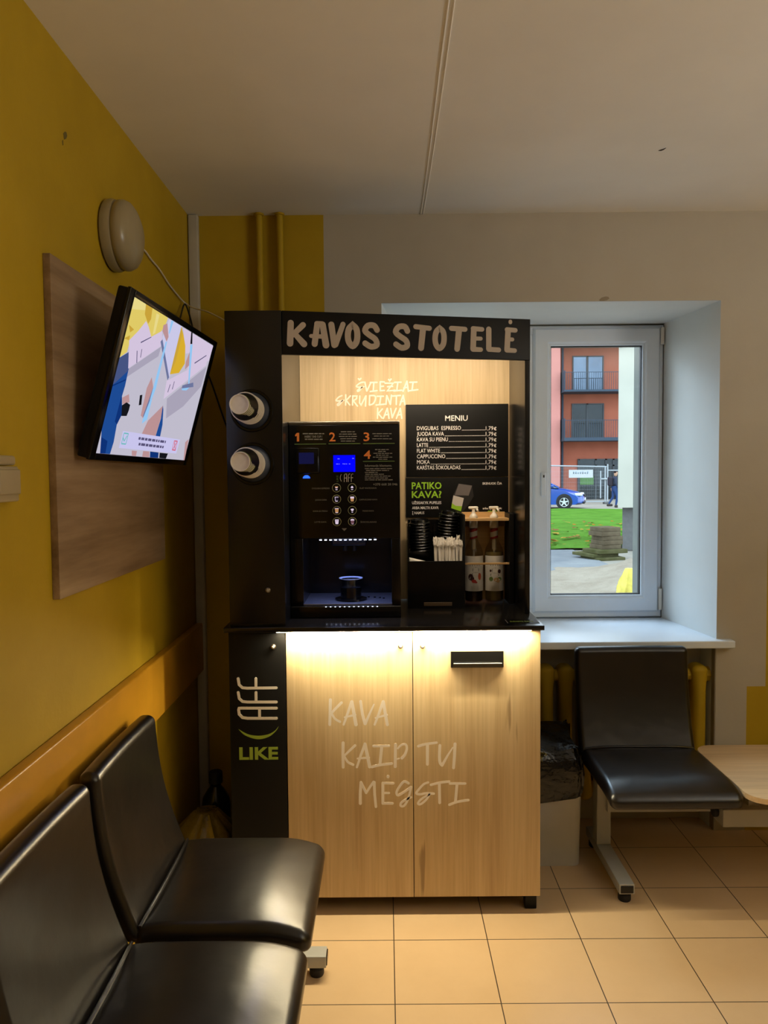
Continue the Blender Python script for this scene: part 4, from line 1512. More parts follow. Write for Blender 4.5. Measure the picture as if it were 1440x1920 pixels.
M_LID = plain('black_plastic_lid', (10, 10, 10), 0.22, spec=0.5)
lid0 = None
lid_mesh_prof = [(0.030, 0.013), (0.031, 0.016), (0.034, 0.016), (0.036, 0.006), (0.041, 0.004), (0.0425, 0.002), (0.0425, 0.0), (0.040, 0.0)]
mb = MB()
mb.lathe(lid_mesh_prof, None, 36, 0, caps=False)
mb.lathe([(0.0305, 0.0125), (0.001, 0.0125)], None, 36, 0, caps=False)
lid0 = mb.build('cup_cover', M_LID)
first = True
for (x, y, z0, tx, ty, n, grp, lab) in ((0.136, 2.988, 1.20, 0.07, -0.05, 10, 'cup lids in the stack over the napkins', 'black plastic cup lid, %s in the lower stack over the napkins'),
                                       (0.235, 2.985, 1.22, 0.06, 0.10, 11, 'cup lids in the stack behind the wrapped stirrers', 'black plastic cup lid, %s in the taller stack behind the stirrers')):
    R0 = Matrix.Translation((x, y, z0)) @ Matrix.Rotation(ty, 4, 'Y') @ Matrix.Rotation(tx, 4, 'X')
    for k in range(n):
        M = R0 @ Matrix.Translation((0, 0, k * 0.0112 + (0.003 if k > n - 4 else 0)))
        if first:
            o = lid0
            first = False
        else:
            o = lid0.copy()
            COL.objects.link(o)
        o.matrix_world = M
        q = n - 1 - k
        ordn = ['topmost', 'second', 'third', 'fourth', 'fifth', 'sixth', 'seventh', 'eighth', 'ninth', 'tenth', 'lowest'][q if k else 10] + ('' if q == 0 or k == 0 else ' from the top')
        tag(o, lab % ordn, 'lid', grp)
    mb = MB()
    mb.lathe([(0.046, 0.0), (0.046, 0.10)], Matrix.Translation((x, y, z0 - 0.15)), 32, caps=True)
    mb.build('lid_tube', M_GLOSSY, cad)

mb = MB()
mb.box((0.088, 2.874, 1.05), (0.170, 2.930, 1.168), 0, r=0.002, deform=lambda p: Vector((p.x, p.y, p.z + (0.012 * (0.13 - p.x) / 0.05 if p.z > 1.1 else 0))))
tag(mb.build('napkin_stack', M_PAPER, loc=(0.129, 2.90, 1.05)), 'white paper napkins in the left compartment of the black caddy', 'napkins')

stick_mesh = None
rs = random.Random(11)
cnt = 0
for row in range(3):
    for cx in range(10):
        if cx == 9 and row == 1:
            continue
        mb = None
        if cnt < 4:
            mb = MB()
            rv = random.Random(cnt + 40)
            mb.box((-0.0048, -0.0018, 0), (0.0048, 0.0018, 0.168), r=0.001)
            ring = []
            n = 14
            top = []
            for k in range(n):
                t = 2 * PI * k / n
                top.append((math.cos(t) * 0.0052, math.sin(t) * 0.003, 0.166))
            mid = [(p[0] * rv.uniform(1.2, 1.9), p[1] * rv.uniform(1.4, 2.4), 0.174 + rv.uniform(-0.003, 0.003)) for p in top]
            tip = [(p[0] * rv.uniform(0.7, 1.5), p[1] * rv.uniform(0.7, 2.2), 0.186 + rv.uniform(-0.006, 0.007)) for p in top]
            mb.add(top + mid + tip + [(0, 0, 0.180)], [(k, (k + 1) % n, n + (k + 1) % n, n + k) for k in range(n)] + [(n + k, n + (k + 1) % n, 2 * n + (k + 1) % n, 2 * n + k) for k in range(n)] + [(2 * n + k, 2 * n + (k + 1) % n, 3 * n) for k in range(n)])
            o = mb.build('wrapped_stirrer', M_PAPER, smooth=0)
            protos = (protos + [o]) if cnt else [o]
        else:
            o = protos[rs.randrange(4)].copy()
            COL.objects.link(o)
        x = 0.190 + cx * 0.0098 + rs.uniform(-0.0008, 0.0008)
        y = 2.880 + row * 0.019 + rs.uniform(-0.003, 0.003)
        zz = 1.052 + (0.012 if row == 2 else 0.0) + rs.uniform(-0.003, 0.004) + (0.006 if cx in (8, 9) else 0)
        o.matrix_world = Matrix.Translation((x, y, zz)) @ Matrix.Rotation(rs.uniform(-0.05, 0.05) + (cx - 4.5) * 0.006, 4, 'Y') @ Matrix.Rotation(rs.uniform(-0.03, 0.03), 4, 'X') @ Matrix.Rotation(rs.uniform(-0.4, 0.4), 4, 'Z')
        tag(o, 'white paper-wrapped stirrer standing in the bundle at the right of the black caddy', 'stirrer', 'wrapped stirrers in the caddy')
        cnt += 1

# ------------------------------------------------------------------ syrup bottles and their rack
rack = thing('bottle_rack', 'light wood rack holding two syrup bottles beside the caddy', 'rack', (0.388, 3.0, 0.9925))
mb = MB()
for lo, hi in (((0.302, 2.955), (0.472, 2.9965)), ((0.302, 3.0315), (0.472, 3.063)), ((0.302, 2.9965), (0.326, 3.0315)), ((0.361, 2.9965), (0.406, 3.0315)), ((0.441, 2.9965), (0.472, 3.0315))):
    mb.box((lo[0], lo[1], 1.313), (hi[0], hi[1], 1.322))
mb.build('shelf', M_OAKX, rack)
mb = MB()
mb.box((0.302, 2.944, 1.145), (0.4722, 2.954, 1.1525), r=0.001)
mb.build('rail', M_OAKX, rack)
mb = MB()
mb.box((0.302, 3.064, 0.9925), (0.472, 3.0705, 1.3125))
mb.box((0.302, 3.058, 1.322), (0.472, 3.0705, 1.342))
mb.box((0.302, 3.05, 1.285), (0.472, 3.063, 1.3125), 1)
mb.build('back_board', [M_OAKX, M_WALNUT], rack)
mb = MB()
mb.box((0.4725, 2.945, 0.9925), (0.4905, 3.07, 1.340), r=0.001)
mb.box((0.2965, 2.955, 0.9925), (0.3015, 3.07, 1.322), r=0.001)
mb.build('side_panel', M_BLACKMAT, rack)

M_RED = plain('red_foil', (168, 40, 34), 0.4)
M_SILVER = plain('silver_print', (150, 146, 140), 0.4)
M_LABELW = plain('label_paper', (214, 208, 198), 0.55)
M_BROWN = plain('dark_berry_print', (58, 26, 24), 0.5)
M_ORLABEL = plain('orange_print_label', (190, 80, 46), 0.5)
M_LEAF = plain('leaf_print', (96, 120, 58), 0.5)
M_TANP = plain('nut_print', (190, 150, 100), 0.5)


def bottle(x, y, liquid_col, liquid_h, label, kind):
    z0 = 0.993
    root = thing('syrup_bottle', label, 'bottle', (x, y, z0), group='syrup bottles in the wooden rack')
    T = Matrix.Translation((x, y, z0))
    mb = MB()
    prof = [(0.030, 0.0), (0.0355, 0.004), (0.0365, 0.02), (0.0365, 0.185), (0.0355, 0.20), (0.031, 0.213), (0.024, 0.226), (0.0185, 0.238), (0.0150, 0.250), (0.0138, 0.27), (0.0138, 0.292)]
    mb.lathe(prof, T, 40, caps=False)
    mb.build('glass_body', glass('bottle_glass_' + kind, (0.90, 0.89, 0.82), 1.5), root)
    mb = MB()
    mb.lathe([(0.030, 0.004), (0.0335, 0.008), (0.0335, liquid_h - 0.001), (0.001, liquid_h)], T, 32, caps=False)
    mb.build('syrup', liquid_col, root)
    # front label wraps half the body
    mb = MB()
    arc = (PI * 1.08, PI * 1.92)
    mb.lathe([(0.0369, 0.045), (0.0369, 0.182)], T, 28, 0, caps=False, arc=arc)

    def patch(u, v, ru, rv, mat, lift):
        n = 12
        pts = []
        for k in range(n):
            t = 2 * PI * k / n
            a = PI * 1.5 + (u + ru * math.cos(t)) / 0.037
            rr_ = 0.0369 + lift
            pts.append((rr_ * math.cos(a), rr_ * math.sin(a), v + rv * math.sin(t)))
        mb.add(pts, [tuple(range(n))], mat, T)
    if kind == 'red':
        for u, v, ru, rv, m, l in ((0.004, 0.128, 0.014, 0.012, 1, .0003), (0.004, 0.112, 0.016, 0.008, 1, .0004), (-0.016, 0.100, 0.010, 0.013, 2, .0006), (-0.010, 0.094, 0.008, 0.009, 2, .0008), (0.020, 0.102, 0.007, 0.014, 5, .0006), (-0.003, 0.084, 0.009, 0.007, 3, .0009), (0.004, 0.080, 0.006, 0.004, 3, .001)):
            patch(u, v, ru, rv, m, l)
    else:
        for u, v, ru, rv, m, l in ((0.000, 0.125, 0.015, 0.012, 1, .0003), (-0.003, 0.108, 0.018, 0.009, 1, .0004), (-0.019, 0.124, 0.004, 0.005, 2, .0005), (0.016, 0.122, 0.007, 0.008, 2, .0006), (-0.017, 0.092, 0.008, 0.009, 4, .0006), (0.016, 0.092, 0.010, 0.008, 4, .0006), (0.004, 0.090, 0.011, 0.008, 6, .0008), (0.010, 0.084, 0.007, 0.006, 6, .001)):
            patch(u, v, ru, rv, m, l)
    for k in range(5):
        patch(-0.018 + k * 0.009, 0.148, 0.0018, 0.006, 1, 0.0005)
    for k in range(3):
        patch(0, 0.064 - k * 0.006, 0.016, 0.0006, 1, 0.0005)
    mb.build('label', [M_LABELW, M_SILVER, M_BROWN, M_RED, M_LEAF, M_ORLABEL, M_TANP], root)
    mb = MB()
    # slanted neck band, red-white-red
    for (h0, h1, mt) in ((0.248, 0.256, 0), (0.256, 0.276, 1), (0.276, 0.286, 0)):
        n = 28
        vs = []
        for hh_ in (h0, h1):
            for k in range(n):
                t = 2 * PI * k / n
                rr_ = 0.0160 if hh_ < 0.252 else 0.0148
                vs.append((rr_ * math.cos(t), rr_ * math.sin(t), hh_ + 0.004 * math.cos(t)))
        mb.add(vs, [(k, (k + 1) % n, n + (k + 1) % n, n + k) for k in range(n)], mt, T)
    mb.build('neck_band', [M_RED, M_LABELW], root)
    mb = MB()
    mb.lathe([(0.0165, 0.289), (0.0172, 0.292), (0.0172, 0.300), (0.0160, 0.302), (0.0160, 0.330), (0.0165, 0.332), (0.0150, 0.337), (0.011, 0.342), (0.0075, 0.346), (0.0065, 0.350), (0.0060, 0.366)], T, 28)
    mb.box((-0.020, -0.008, 0.362), (0.018, 0.010, 0.3735), 0, T, r=0.005)
    mb.cyl(T @ Vector((0.011, -0.006, 0.366)), T @ Vector((0.014, -0.026, 0.356)), 0.004)
    p = mb.build('pump', M_WHITEPL, root)
    mb = MB()
    mb.lathe([(0.0075, 0.245), (0.0085, 0.235), (0.0085, 0.206), (0.004, 0.200), (0.004, 0.178)], T, 16)
    mb.build('dip_tube', M_WHITEPL, p)
    return root


M_SYR1 = plain('dark_red_syrup', (44, 18, 12), 0.15)
M_SYR2 = plain('amber_syrup', (112, 96, 62), 0.15)
bottle(0.3435, 3.014, M_SYR1, 0.044, 'left syrup bottle with dark red syrup and berry picture on its label', 'red')
bottle(0.4235, 3.014, M_SYR2, 0.196, 'right syrup bottle with pale amber syrup and nut picture on its label', 'amber')


# ------------------------------------------------------------------ chairs
def chair_parts(root, cx, W, with_leg_sides=()):
    """seat and backrest in the bench's own axes: x along the bench, -y forward"""
    M = WORLD[root.name]
    hw = W / 2

    def seat_def(p):
        x, y, z = p
        u = (x - cx) / hw
        t = (-y) / 0.41
        top = (z - 0.375) / 0.065
        dz = 0.010 * (1 - u * u) * math.sin(min(1, max(0, t)) * PI) * max(0, top)
        if t > 0.70:
            dz -= 0.030 * ((t - 0.70) / 0.32) ** 2 * (0.4 + 0.6 * max(0, top))
        if t < 0.15:
            dz += -0.006 * (1 - t / 0.15)
        return Vector((x, y, z + dz))
    mb = MB()
    mb.box((cx - hw, -0.415, 0.375), (cx + hw, 0.004, 0.440), 0, M, r=0.026, k=5, extra=(12, 14, 1), deform=seat_def)
    st = mb.build('seat', M_LEATHER, root, smooth=1.2)

    def back_def(p):
        x, y, z = p
        h = (z - 0.395) / 0.405
        u = (x - cx) / hw
        lean = 0.095 * h + 0.022 * math.sin(max(0, h) * PI)
        dish = 0.007 * u * u
        return Vector((x + 0.0 * u, y + lean - dish, z))
    mb = MB()
    mb.box((cx - hw, -0.016, 0.395), (cx + hw, 0.036, 0.806), 0, M, r=0.022, k=5, extra=(12, 1, 14), deform=back_def)
    bk_ = mb.build('backrest', M_LEATHER, root, smooth=1.2)
    # piping along the seat joint
    mb = MB()
    mb.tube([M @ Vector((cx - hw + 0.012 + (W - 0.024) * i / 12, -0.022 + 0.010 * abs(2 * i / 12 - 1) ** 3, 0.446 - 0.012 * abs(2 * i / 12 - 1) ** 4)) for i in range(13)], 0.0045, 8)
    mb.build('piping', M_LEATHER, st)


def bench_leg(root, x, y_front=-0.30, y_leg=0.0):
    M = WORLD[root.name]
    mb = MB()
    mb.box((x - 0.027, y_leg - 0.03, 0.07), (x + 0.027, y_leg + 0.03, 0.375), 0, M, r=0.004)
    mb.build('leg', M_STEEL, root)
    mb = MB()
    mb.box((x - 0.027, y_front, 0.034), (x + 0.027, 0.12, 0.070), 0, M, r=0.003)
    f = mb.build('foot', M_STEEL, root)
    mb = MB()
    mb.box((x - 0.022, y_front - 0.003, 0.039), (x + 0.022, y_front + 0.01, 0.065), 0, M, r=0.002)
    mb.build('end_plug', M_GLOSSY, f)
    for yy in (y_front + 0.03, 0.095):
        mb = MB()
        mb.lathe([(0.020, 0.0), (0.022, 0.004), (0.022, 0.022), (0.016, 0.028), (0.009, 0.035)], M @ Matrix.Translation((x, yy, 0)), 20)
        mb.build('glide', M_RUBBER, f)


lb = thing('waiting_bench', 'two-seat black leatherette bench along the yellow wall in the foreground', 'bench', (-0.600, 1.73, 0.0), PI / 2)
chair_parts(lb, 0.257, 0.462)
chair_parts(lb, -0.248, 0.475)
M = WORLD[lb.name]
mb = MB()
mb.box((-0.50, -0.13, 0.305), (0.54, -0.07, 0.374), 0, M, r=0.004)
mb.build('beam', M_STEEL, lb)
bench_leg(lb, 0.513, -0.412, 0.02)
bench_leg(lb, -0.50, -0.412, 0.02)

rb = thing('waiting_bench', 'single black leatherette seat on a grey steel frame below the window', 'bench', (0.962, 2.93, 0.0), 0.0)
chair_parts(rb, 0.003, 0.445)
M = WORLD[rb.name]
mb = MB()
mb.box((-0.13, -0.06, 0.205), (0.60, -0.01, 0.252), 0, M, r=0.004)
mb.box((-0.12, -0.055, 0.25), (-0.06, -0.015, 0.376), 0, M)
mb.build('beam', M_STEEL, rb)
bench_leg(rb, -0.137, -0.325, -0.01)
bench_leg(rb, 0.63, -0.325, -0.01)

tb = thing('low_table', 'light wood low table with rounded corners beside the single black seat', 'table', (1.5, 2.74, 0.0))
mb = MB()
R = 0.07
pts = []
for (cx, cy, a0) in ((1.195 + R, 2.475 + R, PI), (1.80 - R, 2.475 + R, 1.5 * PI), (1.80 - R, 2.985 - R, 0), (1.195 + R, 2.985 - R, 0.5 * PI)):
    for k in range(9):
        t = a0 + PI / 2 * k / 8
        pts.append((cx + R * math.cos(t), cy + R * math.sin(t)))
mb.prism(pts, 0.403, 0.421)
mb.build('tabletop', M_BEECH, tb, smooth=0.5)
mb = MB()
mb.box((1.196, 2.70, 0.224), (1.76, 2.80, 0.288), r=0.003)
mb.build('beam', M_STEEL, tb)
mb = MB()
mb.lathe([(0.017, 0), (0.02, 0.004), (0.02, 0.016), (0.014, 0.02)], frame((1.197, 2.75, 0.262), (0, 1, 0), (0, 0, -1)), 18)
mb.build('beam_cap', M_RUBBER, tb)
mb = MB()
mb.box((1.30, 2.73, 0.288), (1.34, 2.77, 0.403))
mb.box((1.62, 2.73, 0.288), (1.66, 2.77, 0.403))
mb.build('post', M_STEEL, tb)
for x in (1.70,):
    mb = MB()
    mb.box((x - 0.025, 2.72, 0.0), (x + 0.025, 2.78, 0.224), r=0.003)
    mb.build('leg', M_STEEL, tb)

# ------------------------------------------------------------------ waste bin
bn = thing('waste_bin', 'pale plastic waste bin with black bag beside the kiosk', 'bin', (0.65, 2.98, 0))
mb = MB()


def bin_ring(z, t):
    # tapering rounded rectangle
    x0, x1, y0, y1 = 0.540 - 0.008 * t, 0.730 + 0.006 * t, 2.868 - 0.012 * t, 3.06 + 0.01 * t
    r = 0.028
    out = []
    for (cx, cy, a0) in ((x1 - r, y1 - r, 0), (x0 + r, y1 - r, 0.5 * PI), (x0 + r, y0 + r, PI), (x1 - r, y0 + r, 1.5 * PI)):
        for k in range(9):
            a = a0 + PI / 2 * k / 8
            out.append((cx + r * math.cos(a), cy + r * math.sin(a), z))
    return out


rings = [bin_ring(0.0, 0), bin_ring(0.02, 0.05), bin_ring(0.36, 1.0), bin_ring(0.36, 0.8), bin_ring(0.03, 0)]
n = 36
vs = [p for q in rings for p in q]
fs = [(k * n + i, k * n + (i + 1) % n, (k + 1) * n + (i + 1) % n, (k + 1) * n + i) for k in range(len(rings) - 1) for i in range(n)] + [tuple(reversed(range(n)))]
mb.add(vs, fs)
mb.build('bucket', M_BIN, bn)
mb = MB()
rb_ = random.Random(5)
NL = 13
rings = []
nn = 72


def bag_ring(z, t, grow, amp):
    base_ = bin_ring(z, t)
    cx, cy = 0.655, 2.964
    out = []
    for k in range(nn):
        p = base_[(k // 2) % 36]
        q = base_[(k // 2 + 1) % 36]
        f = (k % 2) * 0.5
        x, y = p[0] * (1 - f) + q[0] * f, p[1] * (1 - f) + q[1] * f
        L = math.hypot(x - cx, y - cy)
        wob = amp * (0.5 * math.sin(k * 0.9 + z * 40) + 0.5 * math.sin(k * 1.7 + z * 23) + rb_.uniform(-0.5, 0.5))
        d = grow + wob
        out.append((x + (x - cx) / L * d, y + (y - cy) / L * d, z))
    return out


for k in range(8):
    f = k / 7
    ring = bag_ring(0.262 + 0.128 * f, 0.8 + 0.3 * f, 0.004 + 0.007 * math.sin(f * PI), 0.003 + 0.002 * (1 - f))
    if k < 3:
        ring = [(x, y, z + (0.020 * (x - 0.655) / 0.1 + 0.006 * math.sin(x * 60)) * (1 - k / 3)) for x, y, z in ring]
    rings.append(ring)
for k in range(5):
    f = (k + 1) / 5
    ring = bag_ring(0.393 + 0.05 * f, 1.05 - 0.2 * f, 0.002 - 0.02 * f, 0.004 + 0.010 * f)
    # the gathered back of the bag stands up behind the rim
    ring = [(x, y, z + max(0, (y - 2.94)) * 0.42 * f + 0.012 * f * math.sin(x * 55)) for x, y, z in ring]
    rings.append(ring)
vs = [p for q in rings for p in q]
fs = [(k * nn + i, k * nn + (i + 1) % nn, (k + 1) * nn + (i + 1) % nn, (k + 1) * nn + i) for k in range(len(rings) - 1) for i in range(nn)]
mb.add(vs, fs + [tuple(range((len(rings) - 1) * nn, len(rings) * nn))])
mb.build('bin_bag', M_BAG, bn, smooth=1.0)

# ------------------------------------------------------------------ things on the floor in the dark corner
M_DARKPLASTIC = plain('dark_bottle_plastic', (18, 22, 18), 0.2)
M_OLIVE = plain('olive_plastic_film', (112, 96, 36), 0.25, vary=0.25, vscale=14, bump=0.7, bscale=24, bdist=0.01)
cb = thing('dark_bottle', 'dark plastic bottle with black cap in the corner by the kiosk', 'bottle', (-0.665, 2.925, 0.0))
T = Matrix.Translation((-0.665, 2.925, 0))
mb = MB()
mb.lathe([(0.05, 0), (0.056, 0.006), (0.056, 0.22), (0.05, 0.255), (0.032, 0.285), (0.02, 0.30), (0.02, 0.315)], T, 28)
mb.build('bottle_body', M_DARKPLASTIC, cb)
mb = MB()
mb.lathe([(0.026, 0.312), (0.026, 0.352), (0.022, 0.356)], T, 24)
mb.build('cap', M_RUBBER, cb)
mb = MB()
mb.lathe([(0.0565, 0.16), (0.0565, 0.20)], T, 12, 0, caps=False, arc=(PI * 1.45, PI * 1.75))
mb.build('label', plain('faded_label', (150, 120, 60), 0.5), cb)
mb = MB()
rp = random.Random(2)
nn = 40
rings = []
for k in range(9):
    f = k / 8
    R = (0.085 + 0.03 * math.sin(f * PI * 0.9)) * (1 - 0.55 * max(0, f - 0.75) / 0.25)
    rings.append([(-0.662 + R * 0.98 * math.cos(2 * PI * i / nn) * (1 + 0.10 * math.sin(i * 1.9 + k * 0.3)), 2.745 + R * 0.9 * math.sin(2 * PI * i / nn) * (1 + 0.10 * math.sin(i * 2.3 + k * 0.2)), 0.002 + 0.28 * f + rp.uniform(-0.004, 0.004) * (k > 0)) for i in range(nn)])
vs = [p for q in rings for p in q]
mb.add(vs, [(k * nn + i, k * nn + (i + 1) % nn, (k + 1) * nn + (i + 1) % nn, (k + 1) * nn + i) for k in range(8) for i in range(nn)] + [tuple(reversed(range(nn))), tuple(range(8 * nn, 9 * nn))])
tag(mb.build('plastic_bag', M_OLIVE, loc=(-0.66, 2.75, 0), smooth=0.9), 'crumpled olive plastic bag on the floor in the corner by the kiosk', 'bag')

# ------------------------------------------------------------------ outdoors
GZ = -0.22


def ground_mat(name, c1, c2, scale, rough=0.9, bump=0.4, bscale=8, bdist=0.03):
    m, nt, b = nmat(name)
    b.inputs['Roughness'].default_value = rough
    b.inputs['Specular IOR Level'].default_value = 0.03
    v = coords(nt)
    nt.links.new(ramp(nt, noise(nt, v, scale, 6, 0.65), [(0.3, c1), (0.7, c2)]), b.inputs['Base Color'])
    add_bump(nt, b, noise(nt, v, bscale, 5, 0.65), bump, bdist)
    return m


M_PAVE = ground_mat('pale_paving', (140, 136, 126), (156, 150, 141), 1.2)
M_SAND = ground_mat('sand', (132, 122, 108), (152, 144, 130), 2.2, bump=0.8, bscale=3, bdist=0.12)
M_LAWN = ground_mat('mown_grass', (72, 116, 38), (98, 146, 54), 1.6, bump=0.8, bscale=40, bdist=0.05)
M_SLAB = ground_mat('grey_paving_concrete', (104, 108, 114), (130, 134, 136), 0.9)
M_CONC = ground_mat('mossy_concrete', (80, 70, 56), (106, 96, 78), 6, bump=0.3, bscale=30, bdist=0.005)
M_MOSS = ground_mat('mossy_green_concrete', (68, 70, 42), (94, 92, 66), 5, bump=0.3, bscale=30, bdist=0.005)

mb = MB()
mb.box((-60, 3.85, GZ - 0.5), (60, 70, GZ - 0.012))
struct(mb.build('ground', M_PAVE))
mb = MB()
gx = np.linspace(0, 1, 50)
gy = np.linspace(16.9, 34.8, 30)
nx_, ny_ = len(gx), len(gy)
rg = random.Random(4)
def lawn_x(t, y):
    x1 = 14.0 if y > 20.4 else 5.06 + 0.42 * (y - 16.75)
    return -14 + t * (x1 + 14)


vs = [(lawn_x(t, y), y, GZ + 0.03 + 0.03 * math.sin(t * 30) * math.sin(y * 0.7) + rg.uniform(0, 0.02)) for y in gy for t in gx]
fs = [(j * nx_ + i, j * nx_ + i + 1, (j + 1) * nx_ + i + 1, (j + 1) * nx_ + i) for j in range(ny_ - 1) for i in range(nx_ - 1)]
mb.add(vs, fs)

o = mb.build('lawn', M_LAWN)
tag(o, 'bright green mown lawn seen through the window', 'grass', kind='stuff')
mb = MB()
mb.box((-14, 13.1, GZ - 0.011), (4.1, 16.9, GZ + 0.01))
struct(mb.build('path', M_SLAB), 'grey concrete path in front of the lawn')
# sand heap
mb = MB()
gx = np.linspace(-6, 5.4, 70)
gy = np.linspace(6.0, 14.4, 60)


def sand_z(x, y):
    h = 0.34 * math.exp(-((x - 4.7) / 1.1) ** 2 - ((y - 12.6) / 1.3) ** 2)
    h += 0.12 * math.exp(-((x - 3.6) / 0.8) ** 2 - ((y - 10.8) / 0.9) ** 2)
    h += 0.03 * math.sin(x * 4.1 + y * 1.7) * math.sin(y * 3.3 - x) + 0.015 * math.sin(x * 9 + 2 * math.sin(y * 5))
    edge = min(1, (14.4 - y) / 1.6, (x + 6) / 2)
    return GZ + 0.03 * max(0, edge) - 0.02 + h * max(0, edge)


nx_, ny_ = len(gx), len(gy)
mb.add([(x, y, sand_z(x, y)) for y in gy for x in gx], [(j * nx_ + i, j * nx_ + i + 1, (j + 1) * nx_ + i + 1, (j + 1) * nx_ + i) for j in range(ny_ - 1) for i in range(nx_ - 1)])
tag(mb.build('sand_heap', M_SAND, smooth=1.2), 'pale heap of sand lying outside below the window', 'sand', kind='stuff')
# fallen leaves
mb = MB()
rl = random.Random(9)
for k in range(130):
    y = 17.0 + 8.5 * rl.random() ** 1.8
    x = y * rl.uniform(0.19, 0.315)
    if 4.0 < x and y < 17.4:
        continue
    a = rl.uniform(0, 2 * PI)
    s_ = rl.uniform(0.05, 0.11)
    mb.add([(x + s_ * math.cos(a + t), y + s_ * math.sin(a + t), GZ + 0.085 + rl.uniform(-0.01, 0.03)) for t in (0, 1.2, 2.6, 4.0, 5.2)], [(0, 1, 2, 3, 4)], rl.randrange(3))
o = mb.build('fallen_leaves', [plain('leaf_orange', (150, 96, 30), 0.8, spec=0.05), plain('leaf_yellow', (150, 126, 52), 0.8, spec=0.05), plain('leaf_brown', (112, 82, 44), 0.8, spec=0.05)], smooth=0)
tag(o, 'scattered orange and yellow fallen leaves on the lawn', 'leaves', kind='stuff')

# stack of concrete slabs
SX, SY = 4.26, 15.2
slabs = []
layout = [(0.02, 0.0, 0.62, 0.62, 0.06, 0.30, 'M'), (-0.10, 0.1, 0.66, 0.60, 0.06, 0.5, 'M'), (0.08, 0.05, 0.66, 0.56, 0.08, 0.36, 'M'),
          (0.10, 0.10, 0.44, 0.44, 0.085, 0.30, 'C'), (0.13, 0.10, 0.44, 0.44, 0.085, 0.34, 'C'), (0.14, 0.12, 0.44, 0.44, 0.085, 0.24, 'C'), (0.08, 0.10, 0.44, 0.44, 0.085, 0.36, 'C'), (0.10, 0.12, 0.42, 0.43, 0.085, 0.32, 'C')]
zc = GZ - 0.005
names = ['wide mossy concrete slab at the very bottom of the stack on the sand', 'mossy concrete slab second from the bottom of the stack, sticking out left', 'mossy concrete slab third from the bottom, just under the square slabs',
         'lowest of the five small square slabs in the stack', 'second lowest of the five small square slabs in the stack', 'middle one of the five small square slabs in the stack', 'second from the top of the five small square slabs', 'topmost small square slab with pale upper face']
for i, (dx, dy, w, d, h_, a, mk) in enumerate(layout):
    mb = MB()
    RM = Matrix.Translation((SX + dx, SY + dy, zc)) @ Matrix.Rotation(a, 4, 'Z') @ Matrix.Rotation(0.03 if i < 2 else 0.0, 4, 'X')
    mb.box((-w / 2, -d / 2, 0), (w / 2, d / 2, h_ - 0.002), 0, RM, r=0.006)
    zc += h_
    tag(mb.build('concrete_slab', M_MOSS if mk == 'M' else M_CONC, loc=(SX + dx, SY + dy, zc - h_)), names[i], 'slab', 'stacked concrete slabs')

# yellow sack near the window
mb = MB()
nn = 24
rings = []
ry = random.Random(6)
for k in range(8):
    f = k / 7
    R = 0.125 * (1 - 0.5 * f) * (1 + 0.2 * math.sin(f * PI))
    rings.append([(3.22 + 0.05 * f + R * math.cos(2 * PI * i / nn) * (1 + 0.12 * math.sin(i * 1.7 + k)), 10.3 + R * math.sin(2 * PI * i / nn) * (1 + 0.12 * math.sin(i * 2.1)), sand_z(3.22, 10.3) + 0.33 * f) for i in range(nn)])
mb.add([p for q in rings for p in q], [(k * nn + i, k * nn + (i + 1) % nn, (k + 1) * nn + (i + 1) % nn, (k + 1) * nn + i) for k in range(7) for i in range(nn)] + [tuple(range(7 * nn, 8 * nn))])
tag(mb.build('yellow_sack', plain('yellow_sack_film', (206, 192, 96), 0.4, spec=0.05, vary=0.2, vscale=9), loc=(3.22, 10.3, GZ), smooth=0.8), 'bright yellow sack standing on the sand outside', 'sack')

# pale wing of our own building at the right of the view
wing = thing('pale_building_wing', 'pale cream rendered building wing at the right of the window view', 'building', (6.5, 17.5, GZ))
M_RENDER = plain('cream_render', (178, 178, 166), 0.85, spec=0.05, vary=0.05, vscale=1.2)
M_PLINTH = plain('grey_plinth_render', (106, 106, 106), 0.85, spec=0.05, vary=0.1)
mb = MB()
mb.prism([(4.965, 16.5), (9.0, 16.5), (9.0, 20.0), (6.3, 20.0)], 0.72, 9.0)
mb.build('wall', M_RENDER, wing)
mb = MB()
mb.prism([(5.14, 16.75), (8.9, 16.75), (8.9, 19.8), (6.45, 19.8)], GZ, 0.72)
mb.build('plinth', M_PLINTH, wing)
mb = MB()
mb.tube([(4.96, 16.44, 4.12), (5.05, 16.40, 4.16), (5.12, 16.40, 4.24), (5.20, 16.42, 4.24), (5.26, 16.44, 4.16)], 0.035, 8, smooth=4)
mb.build('gutter_elbow', M_STEEL, wing)

# red apartment building
bd = thing('apartment_building', 'red brick apartment building with grey balconies across the street', 'building', (8, 48, GZ))
M_BRICK = plain('red_brick_facade', (168, 98, 78), 0.85, spec=0.05, vary=0.10, vscale=0.9)
M_PINK = plain('pink_brick_pilaster', (198, 134, 126), 0.85, spec=0.05, vary=0.06, vscale=0.9)
M_ANTH = plain('grey_balcony_metal', (66, 78, 92), 0.5, spec=0.05)
M_DKFRAME = plain('anthracite_frame', (50, 56, 62), 0.5)
M_WINB = plain('reflective_building_glass', (92, 106, 122), 0.04, metal=0.85, vary=0.25, vscale=0.7)
M_WIND = plain('dark_building_glass', (34, 42, 46), 0.06, metal=0.4, vary=0.3, vscale=0.9)
K = 48 / 1447.33


def fx(px):
    return (px - 724.0) * K


def fz(py):
    return 1.4985 + (889.5 - py) * K


